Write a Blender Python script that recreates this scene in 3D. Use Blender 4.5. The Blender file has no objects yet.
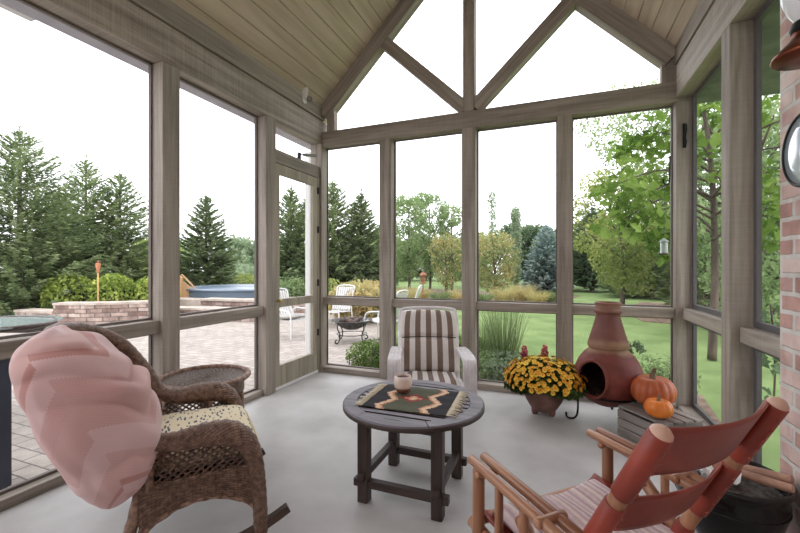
import bpy, math, random
import numpy as np
from mathutils import Vector, Matrix, noise as mnoise
PI = math.pi
COL = bpy.context.scene.collection
rng = np.random.default_rng(7)
random.seed(7)

# ------------------------------------------------------------------ materials
def new_mat(name):
    m = bpy.data.materials.new(name); m.use_nodes = True
    nt = m.node_tree; b = nt.nodes['Principled BSDF']
    return m, nt, b
def N(nt, t, **kw):
    n = nt.nodes.new(t)
    for k, v in kw.items():
        if hasattr(n, k): setattr(n, k, v)
        else: n.inputs[k].default_value = v
    return n
def ramp(nt, stops, interp='LINEAR'):
    n = nt.nodes.new('ShaderNodeValToRGB'); cr = n.color_ramp; cr.interpolation = interp
    while len(cr.elements) > 1: cr.elements.remove(cr.elements[-1])
    cr.elements[0].position = stops[0][0]; cr.elements[0].color = (*stops[0][1], 1)
    for p, c in stops[1:]:
        e = cr.elements.new(p); e.color = (*c, 1)
    return n
def s2l(r, g, b):
    f = lambda c: (c/255/12.92) if c/255 <= .04045 else ((c/255+.055)/1.055)**2.4
    return (f(r), f(g), f(b))
def bump(nt, b, sock, strength=.3, dist=.01):
    bn = N(nt, 'ShaderNodeBump'); bn.inputs['Strength'].default_value = strength; bn.inputs['Distance'].default_value = dist
    nt.links.new(sock, bn.inputs['Height']); nt.links.new(bn.outputs[0], b.inputs['Normal'])
def coords(nt, kind='Object', scale=(1,1,1)):
    tc = N(nt, 'ShaderNodeTexCoord'); mp = N(nt, 'ShaderNodeMapping'); mp.inputs['Scale'].default_value = scale
    nt.links.new(tc.outputs[kind], mp.inputs['Vector']); return mp.outputs[0]

def plain(name, c, rough=.6, metal=0., spec=.5):
    m, nt, b = new_mat(name)
    b.inputs['Base Color'].default_value = (*c, 1); b.inputs['Roughness'].default_value = rough
    b.inputs['Metallic'].default_value = metal; b.inputs['Specular IOR Level'].default_value = spec
    return m
def noisy(name, c1, c2, scale=8, rough=.7, detail=6, bmp=.2, bd=.01, sc=(1,1,1), kind='Object', metal=0., lo=.35, hi=.65):
    m, nt, b = new_mat(name)
    co = coords(nt, kind, sc)
    n = N(nt, 'ShaderNodeTexNoise'); n.inputs['Scale'].default_value = scale; n.inputs['Detail'].default_value = detail
    nt.links.new(co, n.inputs['Vector'])
    r = ramp(nt, [(lo, c1), (hi, c2)]); nt.links.new(n.outputs[0], r.inputs[0]); nt.links.new(r.outputs[0], b.inputs['Base Color'])
    b.inputs['Roughness'].default_value = rough; b.inputs['Metallic'].default_value = metal
    if bmp: bump(nt, b, n.outputs[0], bmp, bd)
    return m
def wood(name, c1, c2, axis=2, rough=.65, scale=14, saw=0., bmp=.25):
    """grain stretched along one axis; saw adds the fine cross marks of a rough-sawn timber"""
    m, nt, b = new_mat(name)
    sc = [1, 1, 1]; sc[axis] = .06
    co = coords(nt, 'Object', sc)
    n = N(nt, 'ShaderNodeTexNoise'); n.inputs['Scale'].default_value = scale; n.inputs['Detail'].default_value = 8; n.inputs['Distortion'].default_value = .6
    nt.links.new(co, n.inputs['Vector'])
    n2 = N(nt, 'ShaderNodeTexNoise'); n2.inputs['Scale'].default_value = scale*5; n2.inputs['Detail'].default_value = 4
    nt.links.new(co, n2.inputs['Vector'])
    ad = N(nt, 'ShaderNodeMath', operation='MULTIPLY_ADD'); ad.inputs[1].default_value = .35
    nt.links.new(n2.outputs[0], ad.inputs[0]); nt.links.new(n.outputs[0], ad.inputs[2])
    h = ad.outputs[0]
    if saw:
        w = N(nt, 'ShaderNodeTexNoise'); w.inputs['Scale'].default_value = 1; w.inputs['Detail'].default_value = 2
        s2 = [2, 2, 2]; s2[axis] = 90
        nt.links.new(coords(nt, 'Object', s2), w.inputs['Vector'])
        a2 = N(nt, 'ShaderNodeMath', operation='MULTIPLY_ADD'); a2.inputs[1].default_value = saw
        nt.links.new(w.outputs[0], a2.inputs[0]); nt.links.new(h, a2.inputs[2]); h = a2.outputs[0]
    k = 1.35/2 + saw/2
    r = ramp(nt, [(k-.19, c1), (k+.19, c2)]); nt.links.new(h, r.inputs[0]); nt.links.new(r.outputs[0], b.inputs['Base Color'])
    b.inputs['Roughness'].default_value = rough
    bump(nt, b, h, bmp, .006)
    return m

def leafmat(name, stops, trans=.35, patch=1.2):
    """leaf colours vary from leaf to leaf and softly from patch to patch"""
    m, nt, b = new_mat(name)
    nt.nodes.remove(b)
    g = N(nt, 'ShaderNodeNewGeometry'); no = N(nt, 'ShaderNodeTexNoise'); no.inputs['Scale'].default_value = patch
    nt.links.new(coords(nt), no.inputs['Vector'])
    mx = N(nt, 'ShaderNodeMath', operation='MULTIPLY_ADD'); mx.inputs[1].default_value = .5
    nt.links.new(g.outputs['Random Per Island'], mx.inputs[0])
    sb = N(nt, 'ShaderNodeMath', operation='MULTIPLY_ADD'); sb.inputs[1].default_value = 1.6; sb.inputs[2].default_value = -.55
    nt.links.new(no.outputs[0], sb.inputs[0]); nt.links.new(sb.outputs[0], mx.inputs[2])
    r = ramp(nt, stops); nt.links.new(mx.outputs[0], r.inputs[0])
    d = N(nt, 'ShaderNodeBsdfDiffuse'); t = N(nt, 'ShaderNodeBsdfTranslucent'); x = N(nt, 'ShaderNodeMixShader'); x.inputs[0].default_value = trans
    nt.links.new(r.outputs[0], d.inputs[0]); nt.links.new(r.outputs[0], t.inputs[0])
    nt.links.new(d.outputs[0], x.inputs[1]); nt.links.new(t.outputs[0], x.inputs[2])
    nt.links.new(x.outputs[0], nt.nodes['Material Output'].inputs[0])
    return m

# ------------------------------------------------------------------ mesh building
class MB:
    def __init__(s): s.v = []; s.f = []; s.uv = []; s.mi = []
    def _face(s, f, uv=None, mi=0): s.f.append(tuple(f)); s.uv.append(uv); s.mi.append(mi)
    def box(s, lo, hi, M=None, mi=0):
        b = len(s.v)
        for z in (lo[2], hi[2]):
            for x, y in ((lo[0], lo[1]), (hi[0], lo[1]), (hi[0], hi[1]), (lo[0], hi[1])):
                p = Vector((x, y, z)); s.v.append(tuple(M @ p) if M else tuple(p))
        for q in ((3,2,1,0), (4,5,6,7), (0,1,5,4), (1,2,6,5), (2,3,7,6), (3,0,4,7)): s._face([b+i for i in q], mi=mi)
        return s
    def bar(s, p0, p1, w, h, up=(0,0,1)):
        """rectangular bar between two points, w across, h along the up direction"""
        p0 = Vector(p0); p1 = Vector(p1); d = (p1-p0).normalized(); up = Vector(up)
        sx = d.cross(up).normalized(); uy = sx.cross(d).normalized(); b = len(s.v)
        for p in (p0, p1):
            for a, c in ((-1,-1), (1,-1), (1,1), (-1,1)): s.v.append(tuple(p+sx*a*w/2+uy*c*h/2))
        for q in ((0,1,2,3), (7,6,5,4), (0,4,5,1), (1,5,6,2), (2,6,7,3), (3,7,4,0)): s._face([b+i for i in q])
        return s
    def grid(s, fn, nu, nv, closeu=False, closev=False, flip=False, uvf=None, mif=None, skip=None):
        b = len(s.v); NU = nu if closeu else nu+1; NV = nv if closev else nv+1
        for i in range(NU):
            for j in range(NV): s.v.append(tuple(fn(i/nu, j/nv)))
        for i in range(nu):
            for j in range(nv):
                if skip and skip(i, j): continue
                i2 = (i+1) % NU; j2 = (j+1) % NV
                q = [b+i*NV+j, b+i2*NV+j, b+i2*NV+j2, b+i*NV+j2]
                us = [(i/nu, j/nv), ((i+1)/nu, j/nv), ((i+1)/nu, (j+1)/nv), (i/nu, (j+1)/nv)]
                if uvf: us = [uvf(*u) for u in us]
                if flip: q.reverse(); us.reverse()
                s._face(q, us, mif(i, j) if mif else 0)
        return s
    def tube(s, pts, r, n=8, closed=False, caps=True, wrap=None, flat=None):
        """tube along points; r a number or function of t; wrap=(turns per m, ridges, depth) gives wound relief"""
        P = [Vector(p) for p in pts]; m = len(P)
        T = []
        for i in range(m):
            a = P[(i-1) % m] if (closed or i > 0) else P[i]; c = P[(i+1) % m] if (closed or i < m-1) else P[i]
            T.append((c-a).normalized())
        ref = Vector((0,0,1)) if abs(T[0].z) < .9 else Vector((1,0,0))
        nrm = (ref - T[0]*ref.dot(T[0])).normalized(); b = len(s.v); L = 0.; Ls = []
        for i in range(m):
            if i: L += (P[i]-P[i-1]).length
            nrm = (nrm - T[i]*nrm.dot(T[i])).normalized(); bn = T[i].cross(nrm)
            t = i/(m-1); rr = r(t) if callable(r) else r; Ls.append(L)
            for k in range(n):
                a = 2*PI*k/n; q = rr
                if wrap: q *= 1 + wrap[2]*math.sin(wrap[0]*L*2*PI + wrap[1]*a)
                ca, sa = math.cos(a), math.sin(a)
                if flat: ca *= flat[0]; sa *= flat[1]
                s.v.append(tuple(P[i]+nrm*q*ca+bn*q*sa))
        mm = m if closed else m-1
        for i in range(mm):
            i2 = (i+1) % m
            for k in range(n):
                k2 = (k+1) % n; u0, u1 = Ls[i], (Ls[i2] if i2 else L)
                s._face([b+i*n+k, b+i*n+k2, b+i2*n+k2, b+i2*n+k], [(u0, k/n), (u0, (k+1)/n), (u1, (k+1)/n), (u1, k/n)])
        if caps and not closed:
            s._face([b+k for k in range(n)][::-1]); s._face([b+(m-1)*n+k for k in range(n)])
        return s
    def cyl(s, p0, p1, r0, r1=None, n=12):
        r1 = r0 if r1 is None else r1
        return s.tube([p0, p1], lambda t: r0+(r1-r0)*t, n)
    def log(s, p0, p1, r0, r1=None, n=12, e=.4):
        """round stick with softly rounded ends"""
        r1 = r0 if r1 is None else r1; p0 = Vector(p0); p1 = Vector(p1); d = (p1-p0).normalized(); L = (p1-p0).length
        ts = [0, .35*r0*e, r0*e, L*.33, L*.66, L-r1*e, L-.35*r1*e, L]; k = [.55, .85, 1, 1, 1, 1, .85, .55]
        pts = [p0+d*t for t in ts]
        return s.tube(pts, lambda t: (r0+(r1-r0)*t)*k[int(round(t*7))], n)
    def lathe(s, prof, n=32, c=(0,0,0), skip=None, sq=None):
        c = Vector(c); m = len(prof)-1
        def fn(u, v):
            r, z = prof[int(round(v*m))]; a = 2*PI*u
            k = sq(a, z) if sq else 1
            return (c.x+r*k*math.cos(a), c.y+r*k*math.sin(a), c.z+z)
        return s.grid(fn, n, m, closeu=True, skip=skip)
    def ball(s, c, r, n=16, m=10):
        r = (r, r, r) if not hasattr(r, '__len__') else r
        return s.grid(lambda u, v: (c[0]+r[0]*math.cos(2*PI*u)*math.sin(PI*v), c[1]+r[1]*math.sin(2*PI*u)*math.sin(PI*v), c[2]-r[2]*math.cos(PI*v)), n, m, closeu=True)
    def prism(s, poly, z0, z1, M=None):
        b = len(s.v); n = len(poly)
        for z in (z0, z1):
            for p in poly:
                q = Vector((p[0], p[1], z)); s.v.append(tuple(M @ q) if M else tuple(q))
        s._face([b+i for i in range(n)][::-1]); s._face([b+n+i for i in range(n)])
        for i in range(n): s._face([b+i, b+(i+1) % n, b+n+(i+1) % n, b+n+i])
        return s
    def build(s, name, mat, parent=None, smooth=False, bevel=0., seg=2, solid=0., sub=0):
        me = bpy.data.meshes.new(name); me.from_pydata(s.v, [], s.f)
        if any(u is not None for u in s.uv):
            lay = me.uv_layers.new(name='UVMap'); k = 0
            for f, u in zip(s.f, s.uv):
                for j in range(len(f)):
                    lay.data[k].uv = u[j] if u else (0, 0); k += 1
        for m in (mat if isinstance(mat, (list, tuple)) else [mat]): me.materials.append(m)
        if any(s.mi): me.polygons.foreach_set('material_index', s.mi)
        if smooth: me.polygons.foreach_set('use_smooth', [True]*len(s.f))
        me.update()
        o = bpy.data.objects.new(name, me); COL.objects.link(o)
        if parent: o.parent = parent
        if solid:
            d = o.modifiers.new('Solidify', 'SOLIDIFY'); d.thickness = solid; d.offset = 0
        if bevel:
            d = o.modifiers.new('Bevel', 'BEVEL'); d.width = bevel; d.segments = seg; d.limit_method = 'ANGLE'; d.angle_limit = math.radians(50)
        if sub:
            d = o.modifiers.new('Subsurf', 'SUBSURF'); d.levels = sub; d.render_levels = sub
        return o

def tag(o, label=None, cat=None, group=None, kind=None):
    if label: o['label'] = label
    if cat: o['category'] = cat
    if group: o['group'] = group
    if kind: o['kind'] = kind
    return o
def thing(name, label, cat, loc=(0,0,0), rz=0., group=None):
    o = bpy.data.objects.new(name, None); COL.objects.link(o); o.empty_display_size = .1
    o.location = loc; o.rotation_euler = (0, 0, rz)
    return tag(o, label, cat, group)
def copy_tree(o, parent=None):
    c = o.copy(); COL.objects.link(c); c.parent = parent
    for ch in list(o.children): copy_tree(ch, c)
    return c
def struct(o): o['kind'] = 'structure'; return o
def spline(pts, n=8):
    """smooth curve through the points"""
    P = [Vector(p) for p in pts]; out = []
    for i in range(len(P)-1):
        p0 = P[max(i-1, 0)]; p1 = P[i]; p2 = P[i+1]; p3 = P[min(i+2, len(P)-1)]
        for k in range(n):
            t = k/n
            out.append(.5*((2*p1)+(p2-p0)*t+(2*p0-5*p1+4*p2-p3)*t*t+(3*p1-p0-3*p2+p3)*t**3))
    out.append(P[-1]); return out

# ------------------------------------------------------------------ plan of the place (metres, porch axes: y runs along the side walls)
YAW = math.atan(155/395); EYE = 1.2
def at(px, dist):
    """plan position at a bearing (given as the column it was surveyed at) and a distance in front of the viewpoint"""
    r = (px-400)/395*dist
    return (r*math.cos(YAW)-dist*math.sin(YAW), r*math.sin(YAW)+dist*math.cos(YAW))

# ------------------------------------------------------------------ leaf clouds
def leaf_mesh(name, C, D, Nn, Ln, Wd, mat, parent=None, fold=.15):
    """one diamond-shaped leaf per row: centre C, direction D, normal Nn, length Ln, width Wd"""
    n = len(C); D = D/np.linalg.norm(D, axis=1, keepdims=True)
    S = np.cross(D, Nn); S /= np.linalg.norm(S, axis=1, keepdims=True)+1e-9; U = np.cross(S, D)
    Ln = np.broadcast_to(np.asarray(Ln, float), (n,))[:, None]; Wd = np.broadcast_to(np.asarray(Wd, float), (n,))[:, None]
    a = C-D*Ln/2; c = C+D*Ln/2-U*Ln*fold; b = C-D*Ln*.05+S*Wd/2+U*Ln*fold*.4; d = C-D*Ln*.05-S*Wd/2+U*Ln*fold*.4
    V = np.stack([a, b, c, d], 1).reshape(-1, 3).astype(np.float32)
    me = bpy.data.meshes.new(name); me.vertices.add(4*n); me.vertices.foreach_set('co', V.ravel())
    me.loops.add(4*n); me.loops.foreach_set('vertex_index', np.arange(4*n, dtype=np.int32))
    me.polygons.add(n); me.polygons.foreach_set('loop_start', np.arange(0, 4*n, 4, dtype=np.int32))
    me.update(calc_edges=True); me.materials.append(mat)
    o = bpy.data.objects.new(name, me); COL.objects.link(o)
    if parent: o.parent = parent
    return o
def rdir(n, up=0.):
    d = rng.normal(size=(n, 3)); d[:, 2] += up
    return d/np.linalg.norm(d, axis=1, keepdims=True)
def blob_points(blobs, n):
    """points in the outer shells of ellipsoids (cx,cy,cz,rx,ry,rz)"""
    B = np.array(blobs, float); w = B[:, 3]*B[:, 4]+B[:, 4]*B[:, 5]+B[:, 3]*B[:, 5]; w /= w.sum()
    k = rng.choice(len(B), n, p=w); d = rdir(n); r = 1-.5*rng.random(n)**1.6
    return B[k, :3]+d*B[k, 3:]*r[:, None], d
def foliage(name, blobs, n, ln, wd, mat, parent=None, up=.6):
    C, d = blob_points(blobs, n)
    D = rdir(n)+d*.8; D[:, 2] -= .35
    Nn = rdir(n)*.8+d*.5; Nn[:, 2] += up
    s = .7+.6*rng.random(n)
    return leaf_mesh(name, C, D, Nn, ln*s, wd*s, mat, parent)
def needles(name, H, R, mat, parent, z0=.1, whorls=26, per=10, nb=22, bl=.2, bw=.05, droop=.25, power=.85, ragged=.25):
    """spruce crown: whorls of drooping branches carrying flat sprays of needles"""
    C, D, U, L = [], [], [], []
    for w in range(whorls):
        t = (w+.3)/whorls; z = z_w = z0+(H-z0)*t**.92
        rad = R*((1-t)**power)+.05
        k = max(5, int(per*(1-.4*t)))
        for b in range(k):
            az = 2*PI*(b+rng.random())/k; z = z_w+(rng.random()-.5)*(H-z0)/whorls*1.6; t = min(1., max(0., ((z-z0)/(H-z0))**1.087)) if z > z0 else 0.; rad = R*((1-t)**power)+.05; ln = rad*(1-ragged*rng.random())*(1.08 if rng.random() < .2 else 1)
            m = max(4, int(nb*ln/R)+3)
            s = (np.arange(m)+rng.random(m))/m; s = .12+.88*s**.8
            dr = droop*(1-t*.9)
            x = ln*s; zz = z+.45*ln*t*s - dr*ln*s*(1.25-s) + .30*ln*np.maximum(s-.45, 0)
            p = np.stack([x*math.cos(az), x*math.sin(az), zz], 1)
            side = rng.choice([-1, 0, 1], m, p=[.42, .16, .42])*(.55+.3*rng.random(m))
            dirn = np.stack([np.cos(az+side), np.sin(az+side), -.30+.55*rng.random(m)+.6*t], 1)
            wdt = .18*ln*(1-s)+.02
            p += np.stack([-np.sin(az)*np.sign(side)*wdt*rng.random(m), np.cos(az)*np.sign(side)*wdt*rng.random(m), -.05*rng.random(m)*ln], 1)
            C.append(p); D.append(dirn); L.append(bl*(.6+.7*rng.random(m))*(1-.45*t))
            U.append(np.stack([.4*rng.normal(size=m), .4*rng.normal(size=m), np.ones(m)], 1))
    # leader
    m = 26; z = H+np.linspace(-.45, .22, m)*min(1, H/4)
    az = rng.random(m)*2*PI; C.append(np.stack([.03*np.cos(az), .03*np.sin(az), z], 1)); D.append(np.stack([.6*np.cos(az), .6*np.sin(az), np.ones(m)*.9], 1)); L.append(np.full(m, bl*.55)); U.append(rdir(m))
    C = np.concatenate(C); D = np.concatenate(D); L = np.concatenate(L); U = np.concatenate(U)
    return leaf_mesh(name, C, D, U, L, L*bw/bl*1.2, mat, parent, fold=.08)
# ------------------------------------------------------------------ materials of the place
GP = (s2l(121,112,102), s2l(169,159,147))          # weathered grey-brown stain
W_X = wood('stained timber x', *GP, axis=0, saw=.12); W_Y = wood('stained timber y', *GP, axis=1, saw=.12); W_Z = wood('stained timber z', *GP, axis=2, saw=.12)
W_BEAM = wood('rough sawn beam', *GP, axis=1, saw=.34)
W_DOOR = wood('painted door timber', s2l(138,130,114), s2l(172,164,146), axis=2, bmp=.12)
W_CEIL = wood('ceiling boards', s2l(174,158,138), s2l(206,191,172), axis=1, scale=9, bmp=.12)
M_CONC = noisy('painted concrete floor', s2l(172,170,168), s2l(198,196,194), scale=2.2, rough=.45, bmp=.05, bd=.004)
M_BLACK = plain('black iron', s2l(28,27,28), .45, .6)
M_HINGE = plain('black hinge steel', s2l(25,24,24), .5, .5)
M_WHITE = plain('white paint', s2l(228,228,226), .5)
M_BRASS = plain('brass', s2l(190,160,90), .3, 1.)
M_CHROME = plain('chrome', s2l(215,215,215), .15, 1.)

def screen_mat():
    m, nt, b = new_mat('insect screen'); nt.nodes.remove(b)
    t = N(nt, 'ShaderNodeBsdfTransparent'); d = N(nt, 'ShaderNodeBsdfDiffuse'); d.inputs[0].default_value = (.16, .16, .17, 1)
    x = N(nt, 'ShaderNodeMixShader'); x.inputs[0].default_value = .13
    nt.links.new(t.outputs[0], x.inputs[1]); nt.links.new(d.outputs[0], x.inputs[2]); nt.links.new(x.outputs[0], nt.nodes['Material Output'].inputs[0])
    return m
M_SCREEN = screen_mat()

def brick_mat(name, c1, c2, mortar, axes=(1, 2), scale=1., bw=.2, bh=.078, ms=.011, noise=.5):
    m, nt, b = new_mat(name)
    tc = N(nt, 'ShaderNodeTexCoord'); sp = N(nt, 'ShaderNodeSeparateXYZ'); cb = N(nt, 'ShaderNodeCombineXYZ')
    nt.links.new(tc.outputs['Object'], sp.inputs[0])
    nt.links.new(sp.outputs[axes[0]], cb.inputs[0]); nt.links.new(sp.outputs[axes[1]], cb.inputs[1])
    no = N(nt, 'ShaderNodeTexNoise'); no.inputs['Scale'].default_value = 18; no.inputs['Detail'].default_value = 5
    nt.links.new(tc.outputs['Object'], no.inputs['Vector'])
    va = N(nt, 'ShaderNodeVectorMath', operation='MULTIPLY_ADD'); va.inputs[1].default_value = (.012, .012, 0)
    nt.links.new(no.outputs['Color'], va.inputs[0]); nt.links.new(cb.outputs[0], va.inputs[2])
    br = N(nt, 'ShaderNodeTexBrick'); br.inputs['Scale'].default_value = scale
    br.inputs['Brick Width'].default_value = bw; br.inputs['Row Height'].default_value = bh; br.inputs['Mortar Size'].default_value = ms; br.inputs['Mortar Smooth'].default_value = .3; br.inputs['Bias'].default_value = 0
    br.inputs['Color1'].default_value = (*c1, 1); br.inputs['Color2'].default_value = (*c2, 1); br.inputs['Mortar'].default_value = (*mortar, 1)
    nt.links.new(va.outputs[0], br.inputs['Vector'])
    mx = N(nt, 'ShaderNodeMix', data_type='RGBA', blend_type='OVERLAY'); mx.inputs[0].default_value = noise
    n2 = N(nt, 'ShaderNodeTexNoise'); n2.inputs['Scale'].default_value = 7; n2.inputs['Detail'].default_value = 8; nt.links.new(tc.outputs['Object'], n2.inputs['Vector'])
    nt.links.new(br.outputs[0], mx.inputs[6]); nt.links.new(n2.outputs[0], mx.inputs[7]); nt.links.new(mx.outputs[2], b.inputs['Base Color'])
    b.inputs['Roughness'].default_value = .85
    iv = N(nt, 'ShaderNodeMath', operation='MULTIPLY_ADD'); iv.inputs[1].default_value = -1; nt.links.new(br.outputs['Fac'], iv.inputs[0])
    n3 = N(nt, 'ShaderNodeMath', operation='MULTIPLY_ADD'); n3.inputs[1].default_value = .5; nt.links.new(no.outputs[0], n3.inputs[0]); nt.links.new(iv.outputs[0], n3.inputs[2])
    bump(nt, b, n3.outputs[0], .7, .012)
    return m
M_BRICK = brick_mat('pink red brick', s2l(178,136,126), s2l(220,198,190), s2l(206,200,194), ms=.012, noise=.9)
M_PAVER = brick_mat('patio pavers', s2l(164,154,146), s2l(182,172,162), s2l(120,114,108), axes=(0, 1), bw=.24, bh=.12, ms=.006, noise=.35)
M_STONE = brick_mat('retaining wall stone', s2l(138,112,102), s2l(200,182,170), s2l(112,100,94), axes=(0, 2), bw=.25, bh=.095, ms=.010, noise=.9)
M_CAP = noisy('stone cap', s2l(176,162,150), s2l(205,192,180), scale=5, rough=.85)

# ------------------------------------------------------------------ the porch shell
XL, XR, YB = -2.48, .93, 3.86                     # inner faces of the left, right and back framing
T = .135                                          # timber thickness
RX, RZ = -.785, 4.73                              # ridge
ZH = 2.60
fl = struct(MB().box((-2.66, -1.6, -.16), (1.1, 4.02, 0)).build('floor', M_CONC))

# left side: header beam is the wall's own body, posts, rails and frieze its children
def wall(name, mb, mat): return struct(mb.build(name, mat, bevel=.006))
wl = wall('wall_left', MB().box((XL-T, -.9, ZH), (XL, 4.0, 2.86)), W_BEAM)
MB().box((XL-.06, -.9, 2.876), (XL+.006, 3.93, 3.06)).build('frieze_board', W_Y, wl, bevel=.005)
MB().box((XL-T, -.9, 2.86), (XL-.02, 3.9, 3.1)).build('beam_backing', W_Y, wl)
for y0, y1 in ((.62, .76), (1.91, 2.043), (2.945, 3.08)):
    MB().box((XL-T, y0, 0), (XL, y1, ZH)).build('post', W_Z, wl, bevel=.006)
MB().box((XL-T, 3.85, 0), (XL+.012, 4.0, ZH)).build('post', W_Z, wl, bevel=.006)
for y0, y1 in ((-.9, .62), (.76, 1.915), (2.05, 2.945)):
    MB().box((XL-.1, y0, .745), (XL-.03, y1, .832)).build('rail', W_Y, wl, bevel=.005)
    MB().box((XL-T, y0, 0), (XL-.04, y1, .055)).build('sill', M_CAP if False else W_Y, wl, bevel=.004)
MB().box((XL-T+.02, 3.08, 2.205), (XL-.02, 3.85, 2.335)).build('door_header', W_Y, wl, bevel=.005)
# eave seen under the beam
ev = struct(MB().box((XL-.265, -.9, 2.60), (XL-T-.003, 4.1, 2.645)).build('trim_1', noisy('eave boards', s2l(176,174,184), s2l(192,190,200), bmp=0)))
gm = MB()
for a, c, z0, z1, y1 in ((-.37, -.266, 2.63, 2.635, 1.36), (-.37, -.365, 2.63, 2.72, 1.36), (-.271, -.266, 2.63, 2.72, 1.36)): gm.box((XL+a, -.9, z0), (XL+c, y1, z1))
gm.box((XL-.37, 1.355, 2.63), (XL-.266, 1.36, 2.71))
g = gm.build('hanging_gutter', M_WHITE); tag(g, 'white rain gutter hung along the porch eave above the patio', 'gutter')
# downspout beyond the door
ds = thing('downspout', 'white rain downspout seen through the screen door', 'downspout', (-2.805, 4.11, -.12))
MB().box((-.035, -.045, 0), (.035, .045, 2.72)).build('pipe', M_WHITE, ds, bevel=.008)
for z in (.5, 1.6, 2.4): MB().box((-.04, -.05, z), (.04, .05, z+.03)).build('strap', M_WHITE, ds)

# back side
wb = wall('wall_back', MB().box((XL, YB+.01, 2.565), (XR+T, YB+T, 2.735)), W_X)
for x0, x1 in ((-1.755, -1.62), (-.86, -.725), (.02, .145)):
    MB().box((x0, YB, 0), (x1, YB+T, 2.565)).build('post', W_Z, wb, bevel=.006)
for x0, x1 in ((XL, -1.755), (-1.62, -.86), (-.725, .02), (.145, XR)):
    MB().box((x0, YB+.03, .768), (x1, YB+.1, .852)).build('rail', W_X, wb, bevel=.005)
    MB().box((x0, YB+.005, 0), (x1, YB+T, .06)).build('sill', W_X, wb, bevel=.004)
# gable framing: king post, braces, rake boards
tr = struct(MB().box((-.85, YB+.005, 2.735), (-.735, YB+T-.01, 4.62)).build('trim_2', W_Z, bevel=.006))
def slanted(name, p0, p1, w, d, parent, mat=W_Z):
    p0 = Vector(p0); p1 = Vector(p1); dv = p1-p0; L = dv.length
    o = MB().box((-w/2, -d/2, 0), (w/2, d/2, L)).build(name, mat, parent, bevel=.005)
    o.location = (p0+p1)/2*0+p0; o.rotation_euler = (0, math.atan2(dv.x, dv.z), 0); return o
yc = YB+T/2
slanted('brace', (-.83, yc, 2.77), (-1.80, yc, 3.70), .125, .11, tr)
slanted('brace', (-.74, yc, 2.77), (.23, yc, 3.70), .125, .11, tr)
for sx in (-1, 1):
    e = 1.70
    slanted('rake_board', (RX+sx*e, yc, RZ-e-.09), (RX, yc, RZ-.09), .17, .12, tr)
    x = XL+.10 if sx < 0 else XR+.0
    MB().box((x-(.05 if sx < 0 else .095), YB+.04, 2.735), (x+(.05 if sx < 0 else .12), YB+.11, 3.02)).build('jack_post', W_Z, tr, bevel=.004)
# right side
wr = wall('wall_right', MB().box((XR, -.9, ZH-.01), (XR+T, 3.86, 2.86)), W_BEAM)
MB().box((XR-.006, -.9, 2.876), (XR+.06, 3.93, 3.06)).build('frieze_board', W_Y, wr, bevel=.005)
MB().box((XR+.02, -.9, 2.86), (XR+T, 3.9, 3.1)).build('beam_backing', W_Y, wr)
MB().box((XR, 3.86, 0), (XR+T, 4.0, 2.565)).build('post', W_Z, wr, bevel=.006)
MB().box((XR, 2.79, 0), (XR+T, 2.92, ZH-.01)).build('post', W_Z, wr, bevel=.006)
for y0, y1 in ((2.2, 2.79), (2.92, 3.86)):
    MB().box((XR+.045, y0, .77), (XR+.115, y1, .86)).build('rail', W_Y, wr, bevel=.005)
    MB().box((XR+.01, y0, 0), (XR+T, y1, .06)).build('sill', W_Y, wr, bevel=.004)
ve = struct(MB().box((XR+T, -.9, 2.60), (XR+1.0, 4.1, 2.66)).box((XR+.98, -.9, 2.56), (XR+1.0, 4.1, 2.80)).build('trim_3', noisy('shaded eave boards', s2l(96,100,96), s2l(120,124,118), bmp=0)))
wk = struct(MB().box((-2.9, -2.0, -.16), (1.43, -1.6, 3.6)).build('wall_rear_added', M_BRICK))  # unseen wall added behind the viewpoint to cut light and shade the interior
bw = struct(MB().box((XR-.02, -1.6, -.16), (XR+.5, 2.2, ZH-.01)).build('wall_house', M_BRICK))

# ceiling: tongue-and-groove boards running with the porch, one mesh per slope
def slope(name, sx):
    mb = MB(); n = 17; e = 1.745; wdt = e*math.sqrt(2)/n
    for i in range(n):
        a = i*wdt+.004; c = (i+1)*wdt-.004
        k = sx/math.sqrt(2)
        def P(s, y, up): return (RX+k*s+sx*up*.7071, y, RZ-s/math.sqrt(2)+up*.7071)
        b = len(mb.v)
        for y in (-.9, YB+T):
            for s, up in ((a, 0), (c, 0), (c+.004, .012), (a-.004, .012)): mb.v.append(P(s, y, up))
        for q in ((0,1,2,3), (7,6,5,4), (0,4,5,1), (1,5,6,2), (2,6,7,3), (3,7,4,0)): mb._face([b+j for j in q])
    # roof deck above the boards
    b = len(mb.v)
    for y in (-.9, YB+.3):
        for s, up in ((-.0, .011), (e*1.4142+.28, .011), (e*1.4142+.28, .12), (-.0, .12)): mb.v.append((RX+k*s+sx*up*.7071, y, RZ-s/math.sqrt(2)+up*.7071))
    for q in ((0,1,2,3), (7,6,5,4), (0,4,5,1), (1,5,6,2), (2,6,7,3), (3,7,4,0)): mb._face([b+j for j in q])
    return struct(mb.build(name, W_CEIL))
slope('ceiling_left', -1); slope('ceiling_right', 1)

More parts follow.
